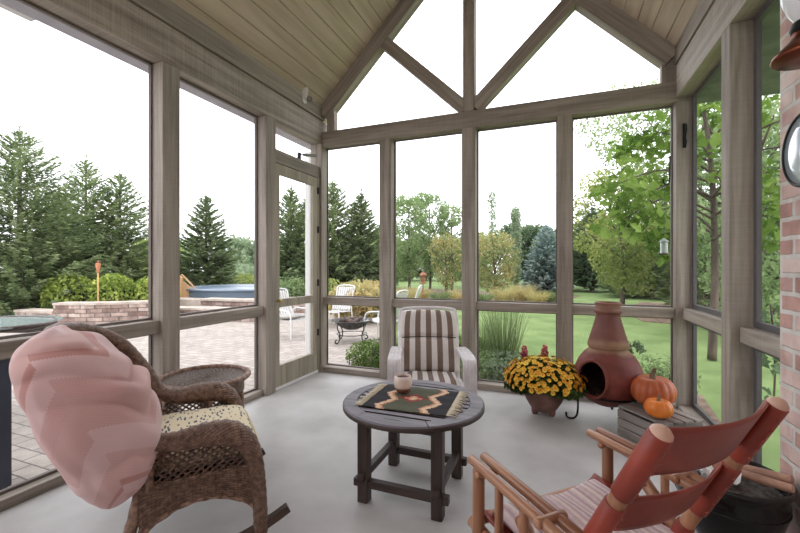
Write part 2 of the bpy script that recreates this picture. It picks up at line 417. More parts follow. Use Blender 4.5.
# screens: one window per bay, stiles round a stretched mesh
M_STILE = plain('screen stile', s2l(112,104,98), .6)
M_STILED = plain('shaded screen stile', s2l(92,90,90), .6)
wn = [0]
def screen(u0, u1, z0, z1, plane, axis, st=.02, mat=None):
    wn[0] += 1; mat = mat or M_STILE
    def B(mb, a0, a1, c0, c1, d=.012):
        if axis == 'x': mb.box((plane-d, a0, c0), (plane+d, a1, c1))
        else: mb.box((a0, plane-d, c0), (a1, plane+d, c1))
    f = MB(); B(f, u0, u0+st, z0, z1); B(f, u1-st, u1, z0, z1); B(f, u0+st, u1-st, z0, z0+st); B(f, u0+st, u1-st, z1-st, z1)
    w = struct(f.build('window_%d' % wn[0], mat))
    s = MB(); b = 0
    q = [(u0+st, z0+st), (u1-st, z0+st), (u1-st, z1-st), (u0+st, z1-st)]
    s.v = [(plane, a, c) if axis == 'x' else (a, plane, c) for a, c in q]; s._face((0, 1, 2, 3))
    s.build('screen', M_SCREEN, w)
for y0, y1 in ((.76, 1.915), (2.05, 2.945)):
    screen(y0, y1, .055, .745, XL-.115, 'x', .016); screen(y0, y1, .832, ZH, XL-.115, 'x', .016)
for x0, x1 in ((XL, -1.755), (-1.62, -.86), (-.725, .02), (.145, XR)):
    screen(x0, x1, .06, .768, YB+.115, 'y', .012); screen(x0, x1, .852, 2.565, YB+.115, 'y', .012)
for y0, y1 in ((2.2, 2.79), (2.92, 3.86)):
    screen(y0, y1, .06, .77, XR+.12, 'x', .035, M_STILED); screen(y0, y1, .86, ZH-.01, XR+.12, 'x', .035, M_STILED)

# the screen door in the left side
dx0, dx1 = XL-.06, XL-.02
y0, y1 = 3.085, 3.82
d = MB().box((dx0, y0, .03), (dx1, y0+.075, 2.20)).build('door_1', W_DOOR, bevel=.004); struct(d)
MB().box((dx0, y1-.085, .03), (dx1, y1, 2.20)).build('hinge_stile', W_DOOR, d, bevel=.004)
MB().box((dx0, y0+.075, 2.10), (dx1, y1-.085, 2.20)).build('top_rail', W_DOOR, d, bevel=.004)
MB().box((dx0, y0+.075, .80), (dx1, y1-.085, .88)).build('mid_rail', W_DOOR, d, bevel=.004)
MB().box((dx0, y0+.075, .03), (dx1, y1-.085, .235)).build('bottom_rail', W_DOOR, d, bevel=.004)
MB().box((dx0-.005, y0, .005), (dx1+.006, y1, .032)).build('door_sweep', M_WHITE, d)
MB().box((XL-.1, y1, 0), (XL-.015, 3.85, 2.205)).build('door_jamb', W_DOOR, d)
for a, c in ((.235, .80), (.88, 2.10)):
    s = MB(); x = (dx0+dx1)/2; s.v = [(x, y0+.075, a), (x, y1-.085, a), (x, y1-.085, c), (x, y0+.075, c)]; s._face((0,1,2,3)); s.build('screen', M_SCREEN, d)
for z in (.42, .98, 1.58, 2.02): MB().box((dx1-.002, y1-.012, z), (dx1+.008, y1+.02, z+.075)).build('hinge', M_HINGE, d, bevel=.002)
kb = MB().tube([(dx1, y0+.035, .865), (dx1+.03, y0+.035, .865)], .008, 8).ball((dx1+.04, y0+.035, .865), (.016, .022, .018)); kb.build('door_handle', M_BRASS, d, smooth=True)
cl = thing('door_closer', 'small metal closer arm above the screen door', 'door closer', (XL-.03, 3.55, 2.40))
MB().cyl((0, .02, 0), (0, .24, .045), .016).build('closer_tube', plain('closer grey', s2l(150,150,150), .35, .7), cl, smooth=True)
MB().cyl((0, -.06, -.02), (0, .04, .005), .006).box((-.012, -.08, -.066), (.012, -.045, 0)).build('closer_bracket', M_BLACK, cl)

# things fixed to the shell
sp = thing('spotlight', 'small adjustable spotlight on the frieze by the gable corner', 'spotlight', (XL+.008, 3.52, 2.955))
MB().cyl((0, 0, 0), (.014, 0, 0), .032, .032, 20).build('mounting_plate', M_WHITE, sp, smooth=False)
MB().tube([(.012, 0, 0), (.03, 0, .004), (.05, 0, 0)], .009, 8).build('swivel_arm', M_CHROME, sp, smooth=True)
MB().lathe([(0, 0), (.028, 0), (.034, .05), (.045, .10), (.047, .135), (.041, .135), (.036, .11), (0, .105)], 20).build('lamp_head', plain('spot head white', s2l(214,210,204), .35), sp, smooth=True)
h = sp.children[-1]; h.location = (.05, .05, .012); h.rotation_euler = Vector((.42, -.86, -.22)).to_track_quat('Z', 'Y').to_euler(); h.scale = (.8, .8, .75)
MB().ball((0, 0, .128), (.036, .036, .012), 14, 8).build('bulb', plain('bulb glass', s2l(120,112,108), .1, .3), h, smooth=True)

br_ = thing('hook_bracket', 'black scrolled iron bracket screwed near the top of the corner post', 'bracket', (.985, 3.855, 2.27))
MB().box((-.012, -.006, -.10), (.012, 0, .10)).build('back_plate', M_BLACK, br_, bevel=.003)
MB().tube(spline([(0, -.004, .07), (0, -.04, .08), (0, -.05, .03), (0, -.02, -.01), (0, -.045, -.06), (0, -.02, -.09)], 6), .006, 8).build('scroll', M_BLACK, br_, smooth=True)
hk = MB().tube(spline([(.902, 3.93, 2.12), (.9, 3.93, 1.98), (.895, 3.925, 1.90), (.872, 3.90, 1.875), (.85, 3.88, 1.885), (.842, 3.87, 1.92)], 6), .006, 8).build('plant_hook', M_BLACK, smooth=True)
tag(hk, 'thin black J-shaped hook hanging beside the corner post', 'hook')
hk.location = (-.012, -.055, .0)

# brick wall fixtures
lt = thing('wall_lantern', 'copper wall lantern with white glass globe high on the brick wall', 'lantern', (.825, 1.79, 1.925))
M_COP = noisy('copper', s2l(92,46,34), s2l(146,80,58), scale=6, rough=.3, bmp=0, metal=.85)
MB().lathe([(0, 0), (.03, -.004), (.10, 0), (.106, .006), (.102, .018), (.08, .04), (.06, .06), (.045, .085), (.05, .09), (0, .09)], 40).build('dish', M_COP, lt, smooth=True)
MB().lathe([(0, .09), (.05, .09), (.056, .105), (.05, .125), (.04, .13), (0, .13)], 30).build('collar', M_BLACK, lt, smooth=True)
MB().lathe([(.04, .128), (.06, .16), (.078, .21), (.08, .27), (.066, .33), (.045, .36), (0, .37)], 32).build('glass_globe', plain('opal glass', s2l(236,238,242), .12), lt, smooth=True)
MB().lathe([(.0, .36), (.05, .362), (.055, .375), (.02, .40), (.012, .43), (0, .435)], 24).build('finial', M_COP, lt, smooth=True)
MB().tube(spline([(.0, 0, -.0), (.03, -.0, -.05), (.08, 0, -.06), (.093, 0, .02)], 6), .01, 8).cyl((.085, 0, .02), (.095, 0, .02), .05, .05, 20).build('wall_arm', M_BLACK, lt, smooth=False)
mi = thing('round_mirror', 'round black-rimmed glass disc hung on the brick wall below the copper lantern', 'mirror', (XR-.045, 1.95, 1.645))
MB().cyl((0, 0, -.045), (0, 0, 0), .03, .03, 12).build('wall_mount', M_BLACK, mi)
mi.rotation_euler = (0, math.radians(-90), 0)
MB().lathe([(.124, 0), (.140, 0), (.144, .006), (.142, .014), (.136, .018), (.130, .015), (.128, .010)], 48).build('rim', M_BLACK, mi, smooth=True)
MB().lathe([(0, .0), (.129, 0), (.129, .012), (.08, .018), (0, .020)], 48).build('glass', plain('silvered glass', s2l(214,224,232), .1, .35), mi, smooth=True)
# ------------------------------------------------------------------ round slatted coffee table
TBL = (-.715, 2.02)
tb = thing('coffee_table', 'round dark slatted wooden coffee table standing between the porch chairs', 'table', (*TBL, 0))
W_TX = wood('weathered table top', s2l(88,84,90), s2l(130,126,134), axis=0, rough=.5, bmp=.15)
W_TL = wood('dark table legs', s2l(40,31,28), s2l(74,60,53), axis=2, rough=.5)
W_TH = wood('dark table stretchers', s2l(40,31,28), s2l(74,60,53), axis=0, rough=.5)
R0, R1, ZT = .376, .306, .48
ring = MB()
for k in range(6):                                   # six curved segments
    a0 = 2*PI*k/6+.006; a1 = 2*PI*(k+1)/6-.006
    prof = [(R1, ZT-.028), (R0-.006, ZT-.028), (R0, ZT-.022), (R0, ZT-.006), (R0-.006, ZT), (R1, ZT), (R1, ZT-.028)]
    ring.grid(lambda u, v: (prof[int(round(v*6))][0]*math.cos(a0+(a1-a0)*u), prof[int(round(v*6))][0]*math.sin(a0+(a1-a0)*u), prof[int(round(v*6))][1]), 12, 6)
ring.build('top_ring', W_TX, tb)
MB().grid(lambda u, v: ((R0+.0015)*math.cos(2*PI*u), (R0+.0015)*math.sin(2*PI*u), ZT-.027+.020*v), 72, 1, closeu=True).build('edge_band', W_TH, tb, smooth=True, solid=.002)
n = 11; pw = 2*R1/n
for i in range(n):
    yy = -R1+(i+.5)*pw; hw = pw/2-.009; ym = abs(yy)+hw
    L = math.sqrt(max(R1*R1-min(ym, R1*.96)**2, .003))-.003
    ys = [yy-hw+2*hw*q/5 for q in range(6)]; ex = lambda y: math.sqrt(max((R1-.004)**2-y*y, .0001))
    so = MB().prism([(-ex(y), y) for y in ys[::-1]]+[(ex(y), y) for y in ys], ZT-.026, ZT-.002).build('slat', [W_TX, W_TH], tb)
    for q, pol in enumerate(so.data.polygons): pol.material_index = 0 if q == 1 else 1  # slat sides in dark stain: shade of the gaps put into their colour
MB().box((-.035, -R1, ZT-.05), (.035, R1, ZT-.027)).box((-.26, -.03, ZT-.05), (-.2, .03, ZT-.027)).build('cross_batten', W_TH, tb)
for sx in (-1, 1):
    for sy in (-1, 1):
        MB().box((sx*.195-.028, sy*.2-.028, 0), (sx*.195+.028, sy*.2+.028, ZT-.03)).build('leg', W_TL, tb, bevel=.004)
for sy in (-1, 1):
    MB().box((-.25, sy*.2-.018, .075), (.25, sy*.2+.018, .115)).build('stretcher', W_TH, tb, bevel=.003)
    MB().box((-.2, sy*.2-.02, ZT-.085), (.2, sy*.2+.02, ZT-.03)).build('apron', W_TH, tb)
for sx in (-1, 1):
    MB().box((sx*.195-.018, -.25, .118), (sx*.195+.018, .25, .155)).build('stretcher', W_TH, tb, bevel=.003)
    MB().box((sx*.195-.02, -.2, ZT-.085), (sx*.195+.02, .2, ZT-.03)).build('apron', W_TH, tb)

# kilim runner: woven cells, stepped zigzags either side of a red diamond
def kc(name, c): return noisy(name, tuple(.8*x for x in c), tuple(min(1, 1.15*x) for x in c), scale=160, rough=.95, bmp=.4, bd=.002)
KM = [kc('kilim black', s2l(38,37,42)), kc('kilim olive', s2l(86,88,70)), kc('kilim cream', s2l(222,196,164)), kc('kilim red', s2l(150,58,54)), kc('kilim peach', s2l(206,146,116))]
KW, KD, KN, KH = .445, .385, 64, 40
def kcell(i, j):
    u = (i+.5)/KN-.5; v = (j+.5)/KH-.5; d = abs(u)/.5
    ad = abs(round(u*32)/32)*1.0+abs(round(v*20)/20)*1.0
    if ad < .06: return 2
    if ad < .10: return 4
    if ad < .17: return 3
    z = abs(((v*1.0+.5)*2.0 + (.25 if u > 0 else .75)) % 1 - .5)*2          # zigzag 0..1
    e = .20+.13*(round(z*7)/7)
    if abs(abs(u)-e) < .05: return 2 if abs(abs(u)-e-.012) < .026 else 4
    return 0 if abs(u) > e else 1
kl = thing('kilim_runner', 'small fringed kilim with red diamond laid on the round coffee table', 'rug', (TBL[0], TBL[1], ZT+.001), math.radians(3))
kz = lambda u, v: .003+.0012*math.sin(u*19+v*6)+.001*math.sin(v*23)
MB().grid(lambda u, v: ((u-.5)*KW, (v-.5)*KD, kz(u, v)), KN, KH, mif=kcell).build('cloth', KM, kl, solid=.004)
for sx in (-1, 1):
    mb = MB()
    for k in range(28):
        y = -KD/2+.008+k*(KD-.016)/27; w1 = random.uniform(-.012, .012); L = random.uniform(.04, .058)
        mb.tube([(sx*KW/2*.985, y, .005), (sx*(KW/2+L*.5), y+w1*.5, .008), (sx*(KW/2+L), y+w1, .003)], lambda t: .0034*(1-.5*t), 5)
    mb.build('fringe', plain('cream fringe', s2l(226,216,190), .9), kl, smooth=True)
# cup
cu = thing('candle_cup', 'cream and brown ceramic cup holding a dark candle on the kilim', 'cup', (TBL[0]-.085, TBL[1]+.065, ZT+.009))
def two_tone(name, c1, c2, z, rough=.3):
    m, nt, b = new_mat(name); tc = N(nt, 'ShaderNodeTexCoord'); sp = N(nt, 'ShaderNodeSeparateXYZ'); nt.links.new(tc.outputs['Object'], sp.inputs[0])
    mr = N(nt, 'ShaderNodeMapRange'); mr.inputs[1].default_value = z-.006; mr.inputs[2].default_value = z+.006; nt.links.new(sp.outputs[2], mr.inputs[0])
    r = ramp(nt, [(0, c1), (1, c2)]); nt.links.new(mr.outputs[0], r.inputs[0]); nt.links.new(r.outputs[0], b.inputs['Base Color']); b.inputs['Roughness'].default_value = rough; return m
MB().lathe([(0, 0), (.03, 0), (.036, .006), (.047, .03), (.052, .055), (.05, .08), (.044, .095), (.040, .095), (.045, .08), (.046, .06), (0, .06)], 32).build('bowl', two_tone('cup glaze', s2l(120,82,68), s2l(226,208,198), .03), cu, smooth=True)
MB().lathe([(0, .082), (.0445, .082), (.0445, .06)], 24).cyl((0, 0, .08), (.002, 0, .092), .0015, .001, 6).build('candle', plain('brown wax', s2l(78,42,34), .5), cu)

# ------------------------------------------------------------------ white armchair with striped cushion
M_WAL = noisy('white resin', s2l(206,200,202), s2l(226,222,224), scale=12, rough=.4, bmp=.05)
ac = thing('patio_armchair', 'white wide-armed patio chair behind the coffee table with striped cushion', 'chair', (-.885, 2.88, 0), math.radians(-160.5))
ac.scale = (1.06, 1, .90)
def band(pts, w, t, xc, ridges=0):
    """flat strap of width w swept along a path in the y-z plane"""
    P = spline([(0, a, b) for a, b in pts], 7); mb = MB(); m = len(P)
    cs = [(-w/2, -t/2), (w/2, -t/2), (w/2, t/2)]
    if ridges:
        for k in range(ridges*4, -1, -1):
            cs.append((-w/2+w*k/(ridges*4), t/2+(-.004 if k % 4 == 0 and 0 < k < ridges*4 else 0)))
    else: cs.append((-w/2, t/2))
    nn = len(cs); b = 0
    for i in range(m):
        d = (P[min(i+1, m-1)]-P[max(i-1, 0)]).normalized(); up = Vector((0, -d.z, d.y))
        for a, c in cs: mb.v.append((xc+a, P[i].y+up.y*c, P[i].z+up.z*c))
    for i in range(m-1):
        for k in range(nn): mb._face([i*nn+k, i*nn+(k+1) % nn, (i+1)*nn+(k+1) % nn, (i+1)*nn+k])
    mb._face(list(range(nn))[::-1]); mb._face([(m-1)*nn+k for k in range(nn)]); return mb
for sx in (-1, 1):
    band([(.30, .33), (.308, .40), (.31, .50), (.308, .56), (.29, .598), (.25, .612), (.1, .612), (-.1, .60), (-.30, .575)][::-1], .085, .03, sx*.245, 4).build('arm', M_WAL, ac, bevel=.004)
    MB().tube(spline([(sx*.23, -.30, 0), (sx*.225, -.27, .3), (sx*.225, -.27, .56)], 5), .018, 10).build('rear_leg', M_WAL, ac, smooth=True)
    MB().cyl((sx*.17, .13, 0), (sx*.18, .12, .31), .018).build('front_leg', M_WAL, ac, smooth=True)
    MB().bar((sx*.235, .30, .345), (sx*.225, -.27, .30), .03, .04).build('seat_rail', M_WAL, ac, bevel=.004)
MB().tube(spline([(-.215, -.2, .28), (-.225, -.32, .6), (-.225, -.42, .86), (-.17, -.445, .925), (.17, -.445, .925), (.225, -.42, .86), (.225, -.32, .6), (.215, -.2, .28)], 7), .016, 10).build('back_frame', M_WAL, ac, smooth=True)
for i in range(6): MB().box((-.2, -.215-i*.03, .34+i*.095), (.2, -.205-i*.03, .38+i*.095)).build('back_strap', M_WAL, ac)
for i in range(6): MB().box((-.22, -.2+i*.085, .278), (.22, -.145+i*.085, .286)).build('seat_strap', M_WAL, ac)
MB().bar((-.225, .28, .325), (.225, .28, .325), .03, .04).build('front_rail', M_WAL, ac, bevel=.004)
def stripes(name, stops, rep, off=0, weave=600, interp='CONSTANT', axis=0, rough=.9):
    m, nt, b = new_mat(name); tc = N(nt, 'ShaderNodeTexCoord'); sp = N(nt, 'ShaderNodeSeparateXYZ'); nt.links.new(tc.outputs['UV'], sp.inputs[0])
    ma = N(nt, 'ShaderNodeMath', operation='MULTIPLY_ADD'); ma.inputs[1].default_value = rep; ma.inputs[2].default_value = off; nt.links.new(sp.outputs[axis], ma.inputs[0])
    fr = N(nt, 'ShaderNodeMath', operation='FRACT'); nt.links.new(ma.outputs[0], fr.inputs[0])
    r = ramp(nt, stops, interp); nt.links.new(fr.outputs[0], r.inputs[0])
    no = N(nt, 'ShaderNodeTexNoise'); no.inputs['Scale'].default_value = 60; no.inputs['Detail'].default_value = 4; nt.links.new(tc.outputs['Object'], no.inputs['Vector'])
    mx = N(nt, 'ShaderNodeMix', data_type='RGBA', blend_type='OVERLAY'); mx.inputs[0].default_value = .25; nt.links.new(r.outputs[0], mx.inputs[6]); nt.links.new(no.outputs[0], mx.inputs[7])
    nt.links.new(mx.outputs[2], b.inputs['Base Color']); b.inputs['Roughness'].default_value = rough
    bump(nt, b, no.outputs[0], .3, .003); return m
M_STR = stripes('brown and cream stripes', [(0, s2l(216,210,206)), (.5, s2l(122,104,92))], 5.5, .0)
def pad(fn, nrm_t, w, n=28, m=24, tuft=None):
    """puffed cushion round a centre surface fn(a,b) -> (point, normal); a,b in -1..1"""
    mb = MB()
    def P(u, v, sgn):
        a = u*2-1; b = v*2-1
        A = math.copysign(abs(a)**.75, a) if False else a
        edge = max(0., (1-abs(a)**6)*(1-abs(b)**6))**.5
        p, nn = fn(a, b); th = nrm_t*(edge)
        if tuft: th += tuft(a, b)*edge
        th += .004*math.sin(a*9+b*4)*edge
        return Vector(p)+Vector(nn)*th*sgn
    uvf = lambda u, v: (u, v)
    mb.grid(lambda u, v: P(u, v, 1), n, m, uvf=uvf); mb.grid(lambda u, v: P(u, v, -1), n, m, flip=True, uvf=uvf)
    return mb
cuh = thing('chair_cushion', 'brown and cream striped cushion laid in the white patio armchair', 'cushion', ac.location, ac.rotation_euler.z)
cuh.scale = ac.scale
def backf(a, b):
    k = (1-.10*max(b, .0)**4); x = .232*a*k; t = (b+1)/2
    z = .395+.525*t-.015*a*a*t; y = -.175-.225*t+.02*a*a
    return (x, y, z), Vector((0, .93, .36)).normalized()
def seam(a, b): return -.028*math.exp(-((b-.08)/.06)**2)-.006*math.exp(-((b-.08)/.2)**2)*abs(math.sin(a*7))
pad(backf, .052, 0, 36, 40, seam).build('back_pad', M_STR, cuh, smooth=True)
MB().tube([backf(-.93+1.86*i/12, .08)[0]+Vector((0, .027, .012)) for i in range(13)] if False else [Vector(backf(-.9+1.8*i/12, .08)[0])+Vector((0, .026, .010)) for i in range(13)], .0035, 6).build('seam', plain('dark piping', s2l(58,48,44), .9), cuh)
pad(lambda a, b: ((.2*a, .06+.245*b, .372+.018*b-.02*max(0, b-.6)), (0, 0, 1)), .06, 0, 32, 24, lambda a, b: .006*math.sin(a*14)*max(0, b)).build('seat_pad', M_STR, cuh, smooth=True)

# ------------------------------------------------------------------ potted mums
px_, py_ = -.085, 3.44
mm = thing('potted_mums', 'round yellow chrysanthemum plant in a footed brown clay pot', 'potted plant', (px_, py_, 0))
M_CLAY = noisy('brown clay', s2l(104,74,66), s2l(136,100,90), scale=9, rough=.75)
MB().lathe([(0, .03), (.075, .03), (.10, .045), (.14, .11), (.158, .17), (.165, .215), (.160, .225), (.148, .222), (.14, .19), (0, .19)], 36).build('pot', M_CLAY, mm, smooth=True)
for k in range(3):
    a = 2*PI*k/3-.6; MB().lathe([(0, 0), (.02, 0), (.026, .012), (.03, .04), (.02, .055)], 12, (.075*math.cos(a), .075*math.sin(a), 0)).build('pot_foot', M_CLAY, mm, smooth=True)
M_MUML = leafmat('mum leaves', [(0, s2l(34,48,28)), (1, s2l(92,112,64))], .2)
foliage('foliage', [(0, 0, .31, .28, .28, .11), (0, 0, .27, .22, .22, .09), (.14, -.1, .25, .17, .15, .07), (-.14, -.08, .25, .17, .15, .07)], 3400, .05, .025, M_MUML, mm, up=.9)
M_PET = noisy('yellow petals', s2l(232,168,44), s2l(252,220,86), scale=5, rough=.7, bmp=0, lo=.42, hi=.58); M_EYE = plain('orange eyes', s2l(196,120,28), .8)
def blossom_mesh(r, n=11):
    mb = MB()
    for k in range(n):
        a = 2*PI*k/n; ca, sa = math.cos(a), math.sin(a); b = len(mb.v); w = r*.30
        for q, s, z in ((.15, -.5, .0), (.15, .5, 0), (.75, 1, .25), (1, 0, .12), (.75, -1, .25)): mb.v.append((r*q*ca-w*s*sa, r*q*sa+w*s*ca, r*z))
        mb._face((b, b+1, b+2, b+3, b+4))
    b0 = len(mb.f); mb.ball((0, 0, r*.12), (r*.22, r*.22, r*.16), 8, 5)
    mb.mi = [0]*b0+[1]*(len(mb.f)-b0); return mb
first = None; more = MB(); proto = blossom_mesh(.021)
m_n = 430; pts = []
for k in range(m_n):                                # spread over the dome
    t = (k+.5)/m_n; ph = k*2.39996; th = math.acos(1-1.2*t)+random.uniform(-.09, .09); ph += random.uniform(-.15, .15)
    r = 1+random.uniform(-.13, .07)
    pts.append((th, ph, r))
def face_to_view(p): return p[0]*.03-p[1]           # the side towards the seats shows largest
world = []
for th, ph, r in pts:
    nx, ny, nz = math.sin(th)*math.cos(ph), math.sin(th)*math.sin(ph), math.cos(th)
    world.append(((.305*nx*r, .305*ny*r, .285+.165*nz*r), (nx+random.uniform(-.3, .3), ny+random.uniform(-.3, .3), nz*1.1+.25)))
world.sort(key=lambda w: w[0][1]-w[0][2]*.4)
for i, (p, nn) in enumerate(world):
    q = Vector(nn).normalized().to_track_quat('Z', 'Y'); sc = random.uniform(.72, 1.12)
    if i < 100:
        if first is None: first = blossom_mesh(.021).build('blossom', [M_PET, M_EYE], mm); o = first
        else: o = first.copy(); COL.objects.link(o)
        o.parent = mm; o.location = p; o.rotation_euler = q.to_euler(); o.scale = (sc,)*3
    else:
        M = Matrix.Translation(p) @ q.to_matrix().to_4x4() @ Matrix.Scale(sc, 4); b = len(more.v)
        more.v += [tuple(M @ Vector(v)) for v in proto.v]
        for f, mi_ in zip(proto.f, proto.mi): more._face([b+x for x in f], mi=mi_)
bo = more.build('blossoms', [M_PET, M_EYE], mm); bo['kind'] = 'stuff'

# ------------------------------------------------------------------ chiminea on its iron stand
CH = (.385, 3.465)
ch = thing('chiminea', 'dark red clay chiminea with open fire mouth on an iron stand', 'chiminea', (*CH, 0))
def chim_mat():
    m, nt, b = new_mat('fired clay'); tc = N(nt, 'ShaderNodeTexCoord'); sp = N(nt, 'ShaderNodeSeparateXYZ'); nt.links.new(tc.outputs['Object'], sp.inputs[0])
    no = N(nt, 'ShaderNodeTexNoise'); no.inputs['Scale'].default_value = 5; no.inputs['Detail'].default_value = 7; nt.links.new(tc.outputs['Object'], no.inputs['Vector'])
    ma = N(nt, 'ShaderNodeMath', operation='MULTIPLY_ADD'); ma.inputs[1].default_value = .10; nt.links.new(no.outputs[0], ma.inputs[0]); nt.links.new(sp.outputs[2], ma.inputs[2])
    R_, B_, TN = s2l(116,52,42), s2l(84,38,32), s2l(142,108,82)
    r = ramp(nt, [(.12, B_), (.30, R_), (.50, R_), (.575, s2l(112,54,46)), (.60, TN), (.665, TN), (.70, s2l(118,70,60)), (.86, s2l(112,66,58)), (.93, s2l(134,98,80)), (1., s2l(140,92,74))])
    nt.links.new(ma.outputs[0], r.inputs[0])
    mx = N(nt, 'ShaderNodeMix', data_type='RGBA', blend_type='OVERLAY'); mx.inputs[0].default_value = .55; n2 = N(nt, 'ShaderNodeTexNoise'); n2.inputs['Scale'].default_value = 11; n2.inputs['Detail'].default_value = 8; nt.links.new(tc.outputs['Object'], n2.inputs['Vector'])
    nt.links.new(r.outputs[0], mx.inputs[6]); nt.links.new(n2.outputs[0], mx.inputs[7]); nt.links.new(mx.outputs[2], b.inputs['Base Color'])
    b.inputs['Roughness'].default_value = .6; bump(nt, b, n2.outputs[0], .25, .006); return m
M_CH = chim_mat(); M_SOOT = noisy('sooty clay', s2l(44,34,32), s2l(88,66,60), scale=10, rough=.9)
prof = [(0, .125), (.10, .13), (.17, .16), (.23, .215), (.262, .285), (.272, .345), (.262, .41), (.232, .475), (.19, .525), (.155, .555), (.148, .565), (.160, .575), (.162, .60), (.150, .635), (.128, .70), (.108, .765), (.094, .82), (.098, .835), (.108, .845), (.110, .86), (.098, .87), (.100, .905), (.108, .918), (.098, .922), (.085, .90)]
MDIR = math.radians(-125); MZ, MR = .352, .140
prof = [(r*.90, z) for r, z in prof]
def rim_r(z):
    for (a, za), (b_, zb) in zip(prof, prof[1:]):
        if za <= z <= zb: return a+(b_-a)*(z-za)/(zb-za+1e-9)
    return .2
def dense(pr, k=4): return [(a[0]+(b[0]-a[0])*i/k, a[1]+(b[1]-a[1])*i/k) for a, b in zip(pr, pr[1:]) for i in range(k)]+[pr[-1]]
dp = dense(prof); nl = 96
def mouth(i, j):
    a = 2*PI*(i+.5)/nl-MDIR; a = (a+PI) % (2*PI)-PI; r, z = dp[j]
    x = r*math.sin(a)
    if abs(a) > 1.2 or z > .56: return False
    dz = z-MZ; return (x/.112)**2+(dz/.135)**2 < 1
bd = MB().lathe(dp, nl, skip=mouth).build('body', M_CH, ch, smooth=True)
MB().lathe([(max(r-.022, 0), z+(.02 if z < .2 else 0)) for r, z in dp[:44]], nl, skip=mouth).build('fire_chamber', M_SOOT, bd, smooth=True)
def onbody(t, k=1., off=0.):
    x = .115*k*math.cos(t); dz = .138*k*math.sin(t); z = MZ+dz; r = rim_r(z)+off; a = MDIR+math.asin(max(-1, min(1, x/r)))
    return (r*math.cos(a), r*math.sin(a), z)
MB().tube([onbody(2*PI*i/48, 1., .004) for i in range(48)], .013, 10, closed=True).build('mouth_rim', M_CH, bd, smooth=True)
for k in range(5):
    a = MDIR+random.uniform(-.8, .8); p = Vector((.10*math.cos(a), .10*math.sin(a), .185)); dv = Vector((random.uniform(-.07, .07), random.uniform(-.07, .07), random.uniform(0, .03)))
    MB().log(p-dv, p+dv, .012, n=8).build('charred_stick', M_SOOT, ch, smooth=True)
st = MB().tube([(.216*math.cos(2*PI*i/48), .216*math.sin(2*PI*i/48), .215) for i in range(48)], .007, 8, closed=True).build('stand_ring', M_BLACK, ch, smooth=True)
for a in (MDIR-math.radians(38), MDIR+math.radians(82), MDIR+math.radians(202)):
    d = Vector((math.cos(a), math.sin(a), 0)); q = Vector((-d.y, d.x, 0))
    MB().tube(spline([d*.222+Vector((0,0,.215)), d*.226+Vector((0,0,.18)), d*.23+Vector((0,0,.06)), d*.25+Vector((0,0,.015)), d*.285+Vector((0,0,.008)), d*.312+Vector((0,0,.02)), d*.318+Vector((0,0,.055))], 6), .0075, 8).build('stand_leg', M_BLACK, ch, smooth=True)

# ------------------------------------------------------------------ crate and pumpkins
cr = thing('wooden_crate', 'grey weathered wooden crate turned over beside the chiminea', 'crate', (.66, 3.165, 0), math.radians(-53.5+180))
W_CR = wood('weathered crate boards', s2l(104,96,90), s2l(158,150,144), axis=0, scale=10); W_CRY = wood('weathered crate ends', s2l(98,90,84), s2l(150,142,136), axis=1, scale=10)
LX, LY, HC = .185, .165, .205
for i in range(4):
    yy = -LY+i*(2*LY+.008)/4; MB().box((-LX, yy, HC-.014), (LX, yy+2*LY/4-.012, HC)).build('top_slat', W_CR, cr, bevel=.002)
for sy in (-1, 1):
    for i in range(3): MB().box((-LX, sy*(LY-.006)-.006, .005+i*.06), (LX, sy*(LY-.006)+.006, .058+i*.06)).build('side_slat', W_CR, cr, bevel=.002)
for sx in (-1, 1):
    MB().box((sx*(LX-.010)-.008, -LY+.012, 0), (sx*(LX-.010)+.008, LY-.012, HC-.014)).build('end_panel', W_CRY, cr, bevel=.002)
    for y0 in (-LY+.012, LY-.03): MB().box((sx*(LX-.03)-.012, y0, 0), (sx*(LX-.03)+.012, y0+.018, HC-.014)).build('corner_block', W_CRY, cr)
def pumpkin(name, label, loc, R, H, ribs, mat, rz=0, tilt=0):
    t = thing(name, label, 'pumpkin', loc, rz, 'pumpkins on the crate')
    def fn(u, v):
        a = 2*PI*u; p = PI*v; s = math.sin(p); k = 1-.055*abs(math.cos(a*ribs/2))**4*1.0+.02*math.sin(3*a+1)
        r = R*k*s**.8; z = H/2-H/2*math.cos(p)
        z -= H*.13*math.exp(-(s/.33)**2)*(1 if v > .5 else -.6)
        return (r*math.cos(a), r*math.sin(a), z)
    MB().grid(fn, ribs*8, 28, closeu=True).build('body', mat, t, smooth=True)
    st_ = MB().tube(spline([(0, 0, H*.84), (.0, 0, H*.98), (R*.05, R*.03, H*1.10), (R*.14, R*.06, H*1.2)], 5), lambda q: R*(.15-.07*q), 10, wrap=(0, 5, .12)); st_.build('stem', noisy(name+' stem', s2l(86,72,50), s2l(140,118,88), scale=30), t, smooth=True)
    return t
M_PK1 = noisy('deep orange rind', s2l(168,82,44), s2l(192,102,58), scale=4, rough=.45, bmp=.05); M_PK2 = noisy('bright orange rind', s2l(216,112,28), s2l(232,136,48), scale=5, rough=.4, bmp=.05)
pumpkin('pumpkin', 'large deep orange pumpkin with a dark stem on the crate', (.645, 3.265, HC+.002), .142, .225, 13, M_PK1)
pumpkin('pumpkin', 'small bright orange pumpkin in front of the large one on the crate', (.635, 3.04, HC+.002), .085, .125, 11, M_PK2, .5)
